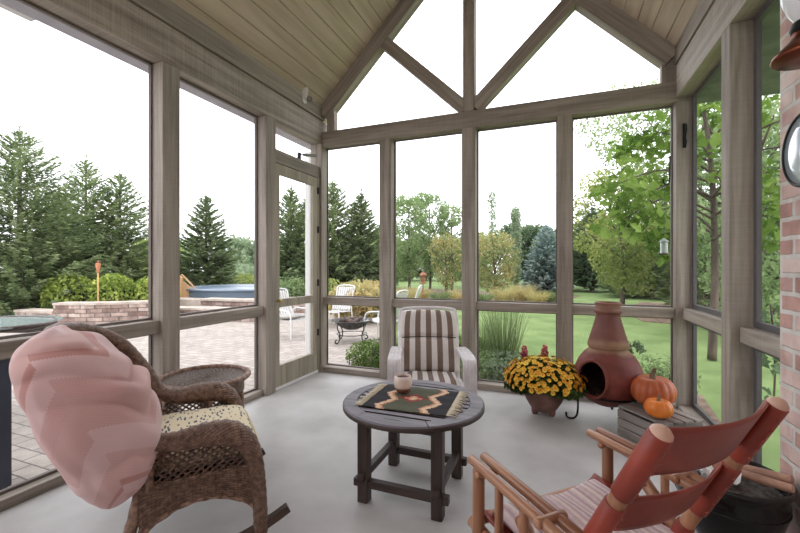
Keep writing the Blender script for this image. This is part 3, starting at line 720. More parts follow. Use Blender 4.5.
# ------------------------------------------------------------------ wicker rocker
def wicker_mat(name, c1, c2, su=1., sv=1., rot=0., bwid=.028, row=.009):
    """wound cane: UV u runs along the strand direction in metres, v round it"""
    m, nt, b = new_mat(name); tc = N(nt, 'ShaderNodeTexCoord')
    no = N(nt, 'ShaderNodeTexNoise'); no.inputs['Scale'].default_value = 45; no.inputs['Detail'].default_value = 5; nt.links.new(tc.outputs['Object'], no.inputs['Vector'])
    mp = N(nt, 'ShaderNodeMapping'); mp.inputs['Scale'].default_value = (su, sv, 1); mp.inputs['Rotation'].default_value = (0, 0, rot); nt.links.new(tc.outputs['UV'], mp.inputs['Vector'])
    br = N(nt, 'ShaderNodeTexBrick'); br.inputs['Scale'].default_value = 1; br.inputs['Brick Width'].default_value = bwid; br.inputs['Row Height'].default_value = row
    br.inputs['Mortar Size'].default_value = .0016; br.inputs['Mortar Smooth'].default_value = .8; br.inputs['Color1'].default_value = (.8,.8,.8,1); br.inputs['Color2'].default_value = (1,1,1,1); br.inputs['Mortar'].default_value = (.1,.1,.1,1)
    nt.links.new(mp.outputs[0], br.inputs['Vector'])
    r = ramp(nt, [(.3, c1), (.7, c2)]); nt.links.new(no.outputs[0], r.inputs[0])
    mx = N(nt, 'ShaderNodeMix', data_type='RGBA', blend_type='MULTIPLY'); mx.inputs[0].default_value = .85; nt.links.new(r.outputs[0], mx.inputs[6]); nt.links.new(br.outputs[0], mx.inputs[7])
    nt.links.new(mx.outputs[2], b.inputs['Base Color']); b.inputs['Roughness'].default_value = .5
    iv = N(nt, 'ShaderNodeMath', operation='SUBTRACT'); iv.inputs[0].default_value = 1; nt.links.new(br.outputs['Fac'], iv.inputs[1]); bump(nt, b, iv.outputs[0], .8, .004); return m
WK1, WK2 = s2l(96,72,58), s2l(164,132,112)
M_WICK = wicker_mat('brown woven cane', WK1, WK2); M_WTUB = noisy('brown cane', WK1, WK2, scale=38, rough=.45, bmp=.3, bd=.003); M_WRAP = wicker_mat('brown wrapped cane', WK1, WK2, 1, .28, .55, .045, .011)
M_WDK = noisy('dark cane', s2l(70,50,41), s2l(120,94,78), scale=38, rough=.5, bmp=.3, bd=.003)
RK = (-1.606, 1.374); RKA = math.radians(50-90)
rk = thing('wicker_rocker', 'brown wicker rocking chair with a pink throw over its back', 'rocking chair', (*RK, 0), RKA)
half = [(.318, .270, .05), (.322, .262, .22), (.322, .245, .36), (.318, .21, .452), (.314, .145, .500), (.312, .05, .512), (.316, -.06, .508), (.328, -.135, .54), (.342, -.205, .665), (.32, -.315, .82), (.215, -.435, .905), (0, -.495, .93)]
full = half+[(-x, y, z) for x, y, z in half[-2::-1]]
RP = spline(full, 10)
def rrad(t):
    d = abs(t-.5)*2
    return .030+.022*math.exp(-((d-.62)/.16)**2)
MB().tube(RP, rrad, 14, wrap=(26, 3, .05))  .build('rolled_rim', M_WRAP, rk, smooth=True)
for sx in (-1, 1):
    MB().tube(spline([(sx*.285, -.165, .36), (sx*.292, -.20, .2), (sx*.296, -.25, .055)], 6), .024, 10, wrap=(18, 1, .08)).build('rear_leg', M_WTUB, rk, smooth=True)
# seat platform, aprons
MB().grid(lambda u, v: ((u-.5)*.60, -.175+.43*v, .332+.004*math.sin(u*60)*math.sin(v*60)), 30, 30, uvf=lambda u, v: (u*.56, v*.52)).build('seat', M_WICK, rk, smooth=True, solid=.012)
def apron(p, q, name):
    p = Vector(p); q = Vector(q); L = (q-p).length
    def fn(u, v):
        top = .355; bot = .15+.105*(1-(2*u-1)**2)**.8
        w = p.lerp(q, u); z = bot+(top-bot)*v; n_ = (q-p).normalized().cross(Vector((0,0,1)))
        return (w+n_*.004*math.sin(v*55+math.sin(u*40)*1.5)) * 1.0 + Vector((0, 0, z))
    mb = MB().grid(fn, 40, 24, uvf=lambda u, v: (u*L, v*.2)); mb.build(name, M_WICK, rk, smooth=True, solid=.014)
    MB().tube([fn(i/24, 0) for i in range(25)], .011, 8, wrap=(40, 1, .12)).build('apron_edge', M_WTUB, rk, smooth=True)
apron((.308, -.175, 0), (.318, .255, 0), 'side_apron'); apron((-.318, .255, 0), (-.308, -.175, 0), 'side_apron'); apron((.318, .258, 0), (-.318, .258, 0), 'front_apron')
# lattice under the arms
for sx in (-1, 1):
    mb = MB(); y0, y1, z0, z1 = -.13, .235, .355, .48; K = 11
    for s in (-1, 1):
        for k in range(-5, K+1):
            a0 = y0+(y1-y0)*k/K; pts = []
            for t in np.linspace(0, 1, 9):
                y = a0+(.17)*t; z = z0+(z1-z0)*t
                if s < 0: y = y0+y1-y
                if y0-.001 <= y <= y1+.001: pts.append((sx*(.314+.003*s), y, z))
            if len(pts) > 1: mb.tube(pts, .0045, 5)
    mb.build('arm_lattice', M_WDK, rk, smooth=True)
    for y in ((-.14, .10) if sx < 0 else (-.14,)):
        MB().tube([(sx*.314, y, .33), (sx*.314, y, .51)], .016, 8, wrap=(30, 1, .1)).build('arm_post', M_WTUB, rk, smooth=True)
# back: stakes fanning from the seat up to the rim
nR = len(RP); topi = [i for i in range(nR) if RP[i].y < -.12]
tops = [RP[i] for i in topi]
def topc(a):
    k = (a+1)/2*(len(tops)-1); i = min(int(k), len(tops)-2); return tops[i].lerp(tops[i+1], k-i)
def backp(a, t, off=0.):
    a2 = -a; T_ = topc(a2); B_ = Vector((.29*a, -.165-.07*(1-a*a), .35)); p = B_.lerp(T_, t)
    p.y -= .05*math.sin(PI*t)*(1-.5*a*a)-off*.9; p.z += off*.4; return p
mb = MB(); mb2 = MB()
for k in range(47):
    a = -.985+1.97*k/46; mb.tube([backp(a, t) for t in np.linspace(0, 1, 12)], .0062, 6)
mb.build('back_stakes', M_WTUB, rk, smooth=True)
for k in range(26):
    t = .30+.68*k/25; mb2.tube([backp(a, t, .004*(-1)**k) for a in np.linspace(-.99, .99, 30)], .0035, 5)
mb2.build('back_weave', M_WDK, rk, smooth=True)
mb = MB()
for s in (-1, 1):
    for k in range(30):
        a0 = -1+2*k/29; pts = [backp(max(-.99, min(.99, a0+s*.22*t)), .02+.28*t, .006*s) for t in np.linspace(0, 1, 6)]; mb.tube(pts, .0042, 5)
mb.build('back_lattice', M_WDK, rk, smooth=True)
for sx in (-1, 1):
    pts = [(sx*.31, y, .018+.16*(y/.47)**2*.9) for y in np.linspace(-.47, .39, 19)]
    mb = MB(); P = [Vector(p) for p in pts]; b = 0
    for i, p in enumerate(P):
        d = (P[min(i+1, 18)]-P[max(i-1, 0)]).normalized(); up = Vector((0, -d.z, d.y))
        for x, c in ((-.019, -.017), (.019, -.017), (.019, .017), (-.019, .017)): mb.v.append(tuple(p+Vector((x, 0, 0))+up*c))
    for i in range(18):
        for k in range(4): mb._face((i*4+k, i*4+(k+1) % 4, (i+1)*4+(k+1) % 4, (i+1)*4+k))
    mb._face((3,2,1,0)); mb._face((72,73,74,75))
    mb.build('rocker', wood('dark rocker', s2l(44,32,28), s2l(84,66,58), axis=1, rough=.4), rk, bevel=.004)
# seat cushion
def floral():
    m, nt, b = new_mat('floral print'); tc = N(nt, 'ShaderNodeTexCoord'); cols = None
    base = s2l(228,216,186)
    prev = None
    for ang, sc, thr, c in ((.6, (17, 52, 17), .27, s2l(92,98,108)), (2.1, (18, 55, 18), .25, s2l(110,112,116)), (1.3, (14, 36, 14), .13, s2l(176,146,100))):
        mp = N(nt, 'ShaderNodeMapping'); mp.inputs['Scale'].default_value = sc; mp.inputs['Rotation'].default_value = (0, 0, ang); nt.links.new(tc.outputs['Object'], mp.inputs['Vector'])
        mp2 = N(nt, 'ShaderNodeMapping'); mp2.vector_type = 'TEXTURE'
        v = N(nt, 'ShaderNodeTexVoronoi'); v.inputs['Scale'].default_value = 1; v.inputs['Randomness'].default_value = .8; nt.links.new(mp.outputs[0], v.inputs['Vector'])
        lt_ = N(nt, 'ShaderNodeMath', operation='LESS_THAN'); lt_.inputs[1].default_value = thr; nt.links.new(v.outputs['Distance'], lt_.inputs[0])
        mx = N(nt, 'ShaderNodeMix', data_type='RGBA'); nt.links.new(lt_.outputs[0], mx.inputs[0])
        if prev is None: mx.inputs[6].default_value = (*base, 1)
        else: nt.links.new(prev, mx.inputs[6])
        mx.inputs[7].default_value = (*c, 1); prev = mx.outputs[2]
    nt.links.new(prev, b.inputs['Base Color']); b.inputs['Roughness'].default_value = .9; return m
M_FLO = floral()
sc_ = thing('seat_cushion', 'cream floral cushion on the seat of the wicker rocker', 'cushion', (*RK, 0), RKA)
pad(lambda a, b: ((.282*a*(1-.03*b*b), .05+.225*b, .398), (0, 0, 1)), .056, 0, 34, 34, lambda a, b: .004*math.sin(a*5+b*3)).build('pad', M_FLO, sc_, smooth=True)
MB().tube([(.284*math.copysign(abs(math.cos(q))**.3, math.cos(q)), .05+.227*math.copysign(abs(math.sin(q))**.3, math.sin(q)), .398) for q in [2*PI*i/72 for i in range(72)]], .006, 6, closed=True).build('piping', plain('cream piping', s2l(212,196,156), .9), sc_, smooth=True)

# pink throw bunched over the near half of the back
def throw_mat():
    m, nt, b = new_mat('pink woven throw'); tc = N(nt, 'ShaderNodeTexCoord'); sp = N(nt, 'ShaderNodeSeparateXYZ'); nt.links.new(tc.outputs['UV'], sp.inputs[0])
    def M(op, a, c=None, d=None):
        n_ = N(nt, 'ShaderNodeMath', operation=op)
        for k, x in enumerate((a, c, d)):
            if x is None: continue
            if isinstance(x, (int, float)): n_.inputs[k].default_value = x
            else: nt.links.new(x, n_.inputs[k])
        return n_.outputs[0]
    tri = M('ABSOLUTE', M('SUBTRACT', M('FRACT', M('MULTIPLY', sp.outputs[0], 2.6)), .5))
    st_ = M('DIVIDE', M('FLOOR', M('MULTIPLY', tri, 44)), 44)
    ph = M('FRACT', M('MULTIPLY_ADD', st_, .55, M('MULTIPLY', sp.outputs[1], 2.1)))
    r = ramp(nt, [(0, s2l(208,168,163)), (.22, s2l(219,188,187)), (.40, s2l(211,172,167)), (.62, s2l(192,140,133)), (.69, s2l(216,182,180)), (.86, s2l(206,164,160))], 'CONSTANT')
    nt.links.new(ph, r.inputs[0])
    w = N(nt, 'ShaderNodeTexChecker'); w.inputs['Scale'].default_value = 1; mp = N(nt, 'ShaderNodeMapping'); mp.inputs['Scale'].default_value = (330, 330, 1); nt.links.new(tc.outputs['UV'], mp.inputs['Vector']); nt.links.new(mp.outputs[0], w.inputs['Vector'])
    w.inputs['Color1'].default_value = (.84,.84,.84,1); w.inputs['Color2'].default_value = (1.05,1.05,1.05,1)
    mx = N(nt, 'ShaderNodeMix', data_type='RGBA', blend_type='MULTIPLY'); mx.inputs[0].default_value = .8; nt.links.new(r.outputs[0], mx.inputs[6]); nt.links.new(w.outputs[0], mx.inputs[7])
    nt.links.new(mx.outputs[2], b.inputs['Base Color']); b.inputs['Roughness'].default_value = .95; b.inputs['Sheen Weight'].default_value = .25
    bump(nt, b, w.outputs[1], .25, .003); return m
M_THR = throw_mat()
th = thing('throw_blanket', 'pink woven throw blanket bunched over the back of the wicker rocker', 'blanket', (*RK, 0), RKA)
# rings from the top of the back down to the near rear corner of the seat: (centre x,y,z, half-size along x, half-size across the back, twist)
secs = [(.16, -.505, .945, .06, .012), (.17, -.50, .935, .12, .06), (.185, -.485, .90, .16, .085), (.21, -.435, .845, .182, .120), (.225, -.378, .76, .192, .138), (.238, -.322, .67, .192, .146), (.246, -.273, .58, .184, .144), (.25, -.235, .485, .17, .13), (.252, -.215, .41, .15, .112), (.25, -.21, .36, .12, .085), (.25, -.20, .33, .07, .05), (.25, -.198, .322, .01, .01)]
SV = spline([s[:3] for s in secs], 6); SA = spline([(s[3], s[4], 0) for s in secs], 6)
def fold(u, t):
    a = 2*PI*u
    w1 = t*21-2.4*math.sin(a)+.5*math.sin(3*a+t*6)+2.2*mnoise.noise(Vector((math.cos(a)*1.1, math.sin(a)*1.1, t*3.5))); rid = 1.1*abs(math.sin(w1))**.75*(.75+.25*math.sin(t*31)); inn = .14+.86*(.5+.5*math.sin(a-.1))**2.0; big = mnoise.noise(Vector((math.cos(a)*.9+3, math.sin(a)*.9, t*3)))
    return (.008*math.sin(2*a+t*7)+.016*big+.007*mnoise.noise(Vector((math.cos(a)*3, math.sin(a)*3+5, t*11)))+.040*rid*inn+.007*(1+math.sin(t*36-4.*math.sin(a)+1.5*math.sin(a*3)))*inn)*math.sin(PI*min(1, t*1.02))**.6
def thf(u, v):
    k = v*(len(SV)-1); i = min(int(k), len(SV)-2); c = SV[i].lerp(SV[i+1], k-i); ab = SA[i].lerp(SA[i+1], k-i)
    a = 2*PI*u; f = 1+fold(u, v)/.15; d = Vector((0, .80, .60))
    ca, sa = math.cos(a), math.sin(a)
    ex = ab.x*math.copysign(abs(ca)**.85, ca); ey = ab.y*math.copysign(abs(sa)**.85, sa)
    return c+Vector((1, 0, 0))*ex*f+d*ey*f*(1+.25*(ca > 0)*ca)
MB().grid(thf, 110, 130, closeu=True, flip=True, uvf=lambda u, v: (u*1.1, v*.95)).build('cloth', M_THR, th, smooth=True)
# loose end lying forward on the seat edge
def flap(u, v):
    p = Vector((.13+.18*u, -.27+.20*v, .56-.105*v-.02*u))
    return p+Vector((.012*math.sin(v*9+u*4), 0, .022*math.sin(u*8+v*6)+.012*math.sin(v*17)))
MB().grid(flap, 24, 24, uvf=lambda u, v: (u*.25+.1, v*.3+.2)).build('loose_end', M_THR, th, smooth=True, solid=.012)

# ------------------------------------------------------------------ wicker side table
wt = thing('wicker_side_table', 'round wicker side table behind the rocker near the left posts', 'side table', (-2.09, 1.90, 0))
wz, wr_ = .50, .262
def spiral(u, v): a = 2*PI*u; return (wr_*.97*v*math.cos(a), wr_*.97*v*math.sin(a), wz-.012+.003*math.sin(v*150)*math.cos(40*a*1))
MB().grid(spiral, 80, 60, closeu=True, uvf=lambda u, v: (u*1.6, v*wr_)).build('top', wicker_mat('grey brown woven cane', s2l(96,80,70), s2l(152,134,120)), wt, smooth=True)
MB().tube([(wr_*math.cos(2*PI*i/64), wr_*math.sin(2*PI*i/64), wz-.006) for i in range(64)], .017, 10, closed=True, wrap=(22, 2, .1)).build('rim', M_WTUB, wt, smooth=True)
MB().grid(lambda u, v: ((wr_-.03)*math.cos(2*PI*u), (wr_-.03)*math.sin(2*PI*u), wz-.10+.09*v), 64, 8, closeu=True, uvf=lambda u, v: (u*1.7, v*.1)).build('apron', M_WICK, wt, smooth=True, solid=.01)
for k in range(4):
    a = PI/4+k*PI/2; MB().tube([((wr_-.05)*math.cos(a), (wr_-.05)*math.sin(a), wz-.06), ((wr_-.03)*math.cos(a), (wr_-.03)*math.sin(a), .0)], .018, 10, wrap=(18, 1, .08)).build('leg', M_WTUB, wt, smooth=True)
MB().tube([(.2*math.cos(2*PI*i/40), .2*math.sin(2*PI*i/40), .16) for i in range(40)], .01, 8, closed=True).lathe([(0, .156), (.2, .156), (.2, .164), (0, .164)], 40).build('lower_shelf', M_WTUB, wt, smooth=True)

# ------------------------------------------------------------------ log chair with leather slings
LG = (.141, 1.445); LGA = math.radians(44.4)
lg = thing('log_armchair', 'peeled log armchair with red leather back slings and a striped cushion', 'chair', (*LG, 0), LGA)
M_LOG = wood('varnished log', s2l(122,76,54), s2l(190,142,108), axis=1, rough=.28, scale=9, bmp=.1); M_LOGZ = wood('varnished log upright', s2l(112,68,48), s2l(180,132,98), axis=2, rough=.35, scale=9, bmp=.1)
M_LEA = noisy('red brown leather', s2l(120,45,34), s2l(158,66,48), scale=7, rough=.38, bmp=.25, bd=.004, lo=.3, hi=.7); M_TIP = plain('log end grain', s2l(206,168,148), .35); M_NAIL = plain('leather nails', s2l(170,96,80), .3, .5)
for sx in (-1, 1):
    # two parallel arm poles a side, carried by a front leg, a rear leg and spindles
    for k, xx in enumerate((.264, .318)):
        MB().log((sx*xx, .285, .505), (sx*xx, -.17, .484), .0155, .018, 14).build('arm_pole', M_LOG, lg, smooth=True)
    MB().log((sx*.318, .235, 0), (sx*.316, .235, .495), .022, .021, 14).build('front_leg', M_LOGZ, lg, smooth=True)
    MB().log((sx*.245, .215, .480), (sx*.340, .215, .480), .012, .012, 10).build('arm_peg', M_LOG, lg, smooth=True)
    MB().log((sx*.236, -.08, .492), (sx*.345, -.08, .492), .015, .015, 10).build('arm_peg', M_LOG, lg, smooth=True)
    for yy in (.12, .0): MB().log((sx*.318, yy, .235), (sx*.316, yy, .49), .014, .014, 10).build('spindle', M_LOGZ, lg, smooth=True)
    MB().log((sx*.305, .30, .27), (sx*.295, -.30, .235), .02, .022, 12).build('side_rail', M_LOG, lg, smooth=True)
    MB().log((sx*.31, .26, .09), (sx*.30, -.30, .09), .016, .018, 12).build('lower_rail', M_LOG, lg, smooth=True)
    # leaning back post with its leather sleeves
    p0 = Vector((sx*.255, .03, .08)); p1 = Vector((sx*.236, -.356, .835)); d = (p1-p0).normalized()
    bp = MB().log(p0, p1, .0205, .0225, 18, e=.25).build('back_post', M_LOGZ, lg, smooth=True)
    MB().lathe([(.0245, 0), (.0235, .007), (.014, .017), (0, .022)], 20).build('post_tip', M_TIP, bp, smooth=True)
    tip = bp.children[-1]; tip.location = p1-d*.008; tip.rotation_euler = d.to_track_quat('Z', 'Y').to_euler()
    L = (p1-p0).length
    for a, c in ((L-.215, L-.006), (L-.46, L-.245), (L-.66, L-.53)):
        sl = MB().tube([p0+d*a, p0+d*(a+.004), p0+d*(a+.06), p0+d*(c-.004), p0+d*c], lambda t: .0262 if .1 < t < .9 else .0240, 20).build('leather_sleeve', M_LEA, bp, smooth=True)
        for q in range(5):
            z = a+.03+(c-a-.06)*q/4; p = p0+d*z; r = Vector((-sx*.35, -.87, -.3)).normalized(); r = (r-d*r.dot(d)).normalized(); MB().ball(p+r*.0262, .0040, 8, 6).build('rivet', M_NAIL, bp, smooth=True)
    MB().log((sx*.282, .06, .42), (sx*.288, -.36, 0.0), .022, .021, 14).build('rear_leg', M_LOGZ, lg, smooth=True)
for y, z, r in ((.27, .285, .018), (.235, .10, .016), (-.27, .10, .016), (-.24, .25, .018)): MB().log((-.325, y, z), (.325, y, z), r, r, 12).build('cross_rail', wood('varnished log cross', s2l(150,96,68), s2l(198,152,116), axis=0, rough=.35, scale=9, bmp=.1), lg, smooth=True)
def sling(z0, z1, name, sag):
    def fn(u, v):
        a = u*2-1; z = z0+(z1-z0)*v; t = (z-.08)/.755; yl = .03-.386*t; xl = .255-.019*t
        s = (1-a*a); zz = z-sag*s
        return (xl*a, yl+.018-.045*s, zz+.008)
    MB().grid(fn, 40, 10, uvf=lambda u, v: (u*.5, v*.2)).build(name, M_LEA, lg, smooth=True, solid=.007)
sling(.690, .828, 'back_sling', .008); sling(.492, .612, 'back_sling', .008)
def seatf(u, v): a = u*2-1; return (.295*a, -.25+.53*v, .262+.03*v-.055*(1-a*a)*math.sin(PI*min(1, v*.95+.05))+.035*abs(a)**8)
MB().grid(seatf, 30, 30, uvf=lambda u, v: (u, v)).build('seat_sling', M_LEA, lg, smooth=True, solid=.008)
M_MAU = stripes('mauve and cream stripes', [(0, s2l(194,170,174)), (.09, s2l(218,204,202)), (.17, s2l(186,154,162)), (.24, s2l(206,188,188)), (.33, s2l(226,214,206)), (.40, s2l(172,140,150)), (.46, s2l(210,192,190)), (.55, s2l(194,170,176)), (.62, s2l(226,212,200)), (.70, s2l(188,158,166)), (.78, s2l(216,204,202)), (.85, s2l(178,146,154)), (.91, s2l(222,210,206)), (1., s2l(194,170,174))], 3.2, interp='LINEAR')
lc = thing('striped_seat_cushion', 'mauve and cream striped cushion slung in the log armchair', 'cushion', (*LG, 0), LGA)
def cushf(a, b):
    x = .25*a; y = .03+.25*b; z = .312+.02*b-.045*(1-a*a)*.7+.05*max(0, -b-.3)
    fr = max(0, b-.80); z -= .35*fr
    return (x, y, z), (0, 0, 1)
pad(cushf, .034, 0, 40, 40, lambda a, b: .005*math.sin(a*7+b*2)).build('pad', M_MAU, lc, smooth=True)

# ------------------------------------------------------------------ black glazed pot of kindling
bp = thing('glazed_pot', 'black glazed pot of kindling between the log armchair and brick wall', 'pot', (.695, 2.09, 0))
M_GLZ = noisy('black glaze', s2l(14,15,17), s2l(30,32,34), scale=3, rough=.12, bmp=.0)
MB().lathe([(0, .0), (.09, 0), (.10, .01), (.125, .05), (.165, .12), (.188, .20), (.192, .245), (.186, .27), (.190, .285), (.205, .30), (.208, .315), (.198, .322), (.180, .312), (.178, .27), (.15, .15), (0, .08)], 44).build('body', M_GLZ, bp, smooth=True)
MB().tube([(.1895*math.cos(2*PI*i/48), .1895*math.sin(2*PI*i/48), .215) for i in range(48)], .004, 6, closed=True).build('ridge', M_GLZ, bp, smooth=True)
MB().lathe([(0, .262), (.05, .27), (.12, .256), (.179, .262)], 30).build('ash', noisy('ash and bark', s2l(60,54,50), s2l(128,120,114), scale=40, bmp=.8, bd=.02), bp, smooth=True)
BX, BY = .695, 2.09
def stick(p0, p1, r, label):
    o = thing('kindling_stick', label, 'stick', ((p0[0]+p1[0])/2+BX, (p0[1]+p1[1])/2+BY, min(p0[2], p1[2])), 0, 'kindling in the glazed pot')
    off = Vector(o.location)-Vector((BX, BY, 0)); a = Vector(p0)-off; c = Vector(p1)-off; d = (c-a).normalized()
    b_ = MB().cyl(a, c, r, r*.93, 14).build('bark', wood('stick bark', s2l(136,96,76), s2l(184,140,116), axis=0, rough=.5), o, smooth=False)
    MB().cyl(c, c+d*.0015, r*.8, r*.8, 14).build('cut_end', M_TIP, o)
    return o
stick((-.04, .09, .305), (.165, -.105, .335), .018, 'peeled stick lying across the black pot rim beside the wall')
stick((.02, .13, .30), (.195, -.03, .338), .02, 'thicker peeled stick across the black pot rim, next to its twin')
stick((-.15, .06, .30), (.03, .16, .315), .015, 'short stick at the far rim of the black glazed pot')
sv = thing('paper_scrap', 'crumpled white paper scrap on top of the kindling in the pot', 'paper', (BX-.045, BY+.015, .275))
MB().grid(lambda u, v: ((u-.5)*.13+.01*math.sin(v*9), (v-.5)*.11+.01*math.sin(u*11), .03+.022*math.sin(u*13+v*5)+.016*math.sin(v*17-u*7)), 12, 12).build('sheet', plain('white paper', s2l(238,238,236), .8), sv, solid=.002)
# ------------------------------------------------------------------ the yard
GZ = -.12
M_LAWN = noisy('mown lawn', s2l(100,124,66), s2l(128,150,90), scale=1.6, rough=.95, detail=10, bmp=.6, bd=.03)
struct(MB().box((-60, -8, GZ-.2), (60, 70, GZ-.015)).build('ground_lawn', M_LAWN))
pat = [(-14, -6), (-2.66, -6), (-2.66, 4.05), (-2.55, 4.8), (-2.85, 6.2), (-3.35, 7.6), (-3.6, 9.2), (-4.4, 10.6), (-7, 11.4), (-14, 11)]
struct(MB().prism(pat, GZ-.1, GZ).build('ground_patio', M_PAVER))
M_MULCH = noisy('bark mulch', s2l(104,84,72), s2l(150,128,110), scale=14, rough=.95, bmp=.8, bd=.03)
struct(MB().prism([at(385, 9.6), at(420, 11.8), at(460, 13.4), at(510, 13.8), at(560, 14.2), at(580, 18), at(420, 24), at(330, 20), (-9, 11.4), (-4.4, 10.6), (-3.6, 9.2)], GZ-.1, GZ+.0).build('ground_bed', M_MULCH))
struct(MB().prism([(-2.4, 4.05), (1.3, 4.05), (1.4, 4.9), (-.5, 5.1), (-1.4, 5.4), (-2.2, 5.9), (-2.6, 5.2)], GZ-.1, GZ+.005).build('ground_border', M_MULCH))
rx, ry = at(690, 10)
struct(MB().prism([(rx-1.2, ry-1), (rx+3, ry-2.2), (rx+6, ry+3), (rx-.2, ry+5), (rx-1.3, ry+1.5)], GZ-.1, GZ+.004).build('ground_tree_bed', M_MULCH))

# leaf colours
L_SPR = leafmat('spruce needles', [(0, s2l(88,108,72)), (.5, s2l(132,150,104)), (1, s2l(184,194,150))], .45, 1.1)
L_SPR2 = leafmat('lighter spruce needles', [(0, s2l(98,120,80)), (.5, s2l(144,162,112)), (1, s2l(194,204,158))], .45, 1.1)
L_BLUE = leafmat('blue spruce needles', [(0, s2l(120,144,140)), (.5, s2l(166,186,180)), (1, s2l(204,216,210))], .45, 1.2)
L_MID = leafmat('mid green leaves', [(0, s2l(104,130,84)), (.5, s2l(152,174,122)), (1, s2l(190,206,156))], .5, .8)
L_DARK = leafmat('dark green leaves', [(0, s2l(74,96,72)), (.6, s2l(112,134,100)), (1, s2l(150,168,126))], .4, .8)
L_YEL = leafmat('yellow green leaves', [(0, s2l(112,132,72)), (.5, s2l(158,172,102)), (1, s2l(200,204,134))], .45, .8)
L_ORG = leafmat('turning leaves', [(0, s2l(116,136,90)), (.45, s2l(164,174,118)), (.75, s2l(204,184,128)), (1, s2l(186,194,142))], .4, .9)
L_LIME = leafmat('fresh broad leaves', [(0, s2l(58,84,34)), (.5, s2l(108,138,60)), (1, s2l(162,186,102))], .5, 1.5)
L_BUFF = leafmat('dry grass blades', [(0, s2l(156,150,96)), (.5, s2l(202,194,138)), (1, s2l(208,172,124))], .4, .7)
L_GRS = leafmat('green grass blades', [(0, s2l(82,104,66)), (.5, s2l(128,148,98)), (1, s2l(170,180,132))], .4, 1.5)
L_HEDGE = leafmat('hedge leaves', [(0, s2l(100,124,56)), (.5, s2l(158,178,88)), (1, s2l(208,214,124))], .4, 2.)
L_BOX = leafmat('box leaves', [(0, s2l(52,78,32)), (.5, s2l(98,126,56)), (1, s2l(140,164,84))], .35, 3.)
L_PALE = leafmat('pale leaves', [(0, s2l(128,148,116)), (.5, s2l(160,178,146)), (1, s2l(190,202,172))], .4, .8)
M_BARK = noisy('bark', s2l(70,58,50), s2l(110,94,82), scale=12, sc=(1, 1, .25), bmp=.6, bd=.02)
M_PBARK = noisy('pale bark', s2l(150,130,112), s2l(190,172,152), scale=12, sc=(1, 1, .25), bmp=.3)

def spruce(px, dist, ztop, R, label, mat=L_SPR, z0=.25, dens=1., **kw):
    kw.setdefault('power', .72)
    x, y = at(px, dist); t = thing('spruce_tree' if mat is not L_BLUE else 'blue_spruce', label, 'tree', (x, y, GZ), random.uniform(0, 6), 'evergreens round the yard')
    H = ztop-GZ
    MB().cyl((0, 0, 0), (0, 0, H*.97), .035*H**.8, .01, 8).build('trunk', M_BARK, t, smooth=True)
    needles('crown', H, R, mat, t, z0=z0, droop=kw.pop('droop', .2), whorls=int(38*dens), per=int(15*dens), nb=int(58*dens), bl=.13+.006*dist, bw=.042+.0022*dist, **kw)
    return t
spruce(20, 10.8, 4.85, 2.5, 'tallest dense spruce behind the low end of the stone wall', dens=1.25, z0=.1, ragged=.3)
spruce(86, 13.2, 4.72, 1.9, 'slender-topped spruce behind the bamboo torch', L_SPR2)
spruce(120, 14.2, 4.5, 2.0, 'spruce with a thin pale top behind the yellow-green hedge', L_SPR2)
spruce(58, 14.5, 3.9, 2.0, 'shorter spruce between the tallest spruce and the bamboo torch', L_SPR)
spruce(206, 16, 4.02, 1.55, 'pointed spruce behind the blue covered pool', L_SPR, z0=.1)
spruce(291, 14.6, 4.05, 1.35, 'open-topped spruce seen through the screen door glass', L_SPR2)
spruce(306, 16, 3.9, 1.25, 'spruce half hidden by the screen door hinge stile', L_SPR2)
spruce(333, 14, 4.15, 1.6, 'tall spruce behind the golden grass and fire pit', L_SPR2)
spruce(361, 14.2, 3.8, 1.25, 'slim pointed spruce beside the door-side post of the gable end', L_SPR, z0=.15)
spruce(546, 19, 3.12, 1.3, 'blue-grey spruce beyond the lawn past the autumn beds', L_BLUE, z0=.1, droop=.12)
spruce(592, 21, 4.3, 1.7, 'dark layered pine beyond the lawn above the chiminea', L_DARK, z0=.3, droop=.05)
spruce(650, 17, 3.0, 2.2, 'dark spreading fir behind the yellow-green tree', L_SPR, z0=.1, droop=.1)
spruce(765, 9, 3.4, 1.9, 'dark fir seen through the screen beside the brick wall', L_SPR, z0=.2)
spruce(712, 12, 3.3, 1.7, 'fir seen through the narrow screen between corner and right post', L_SPR2, z0=.2)

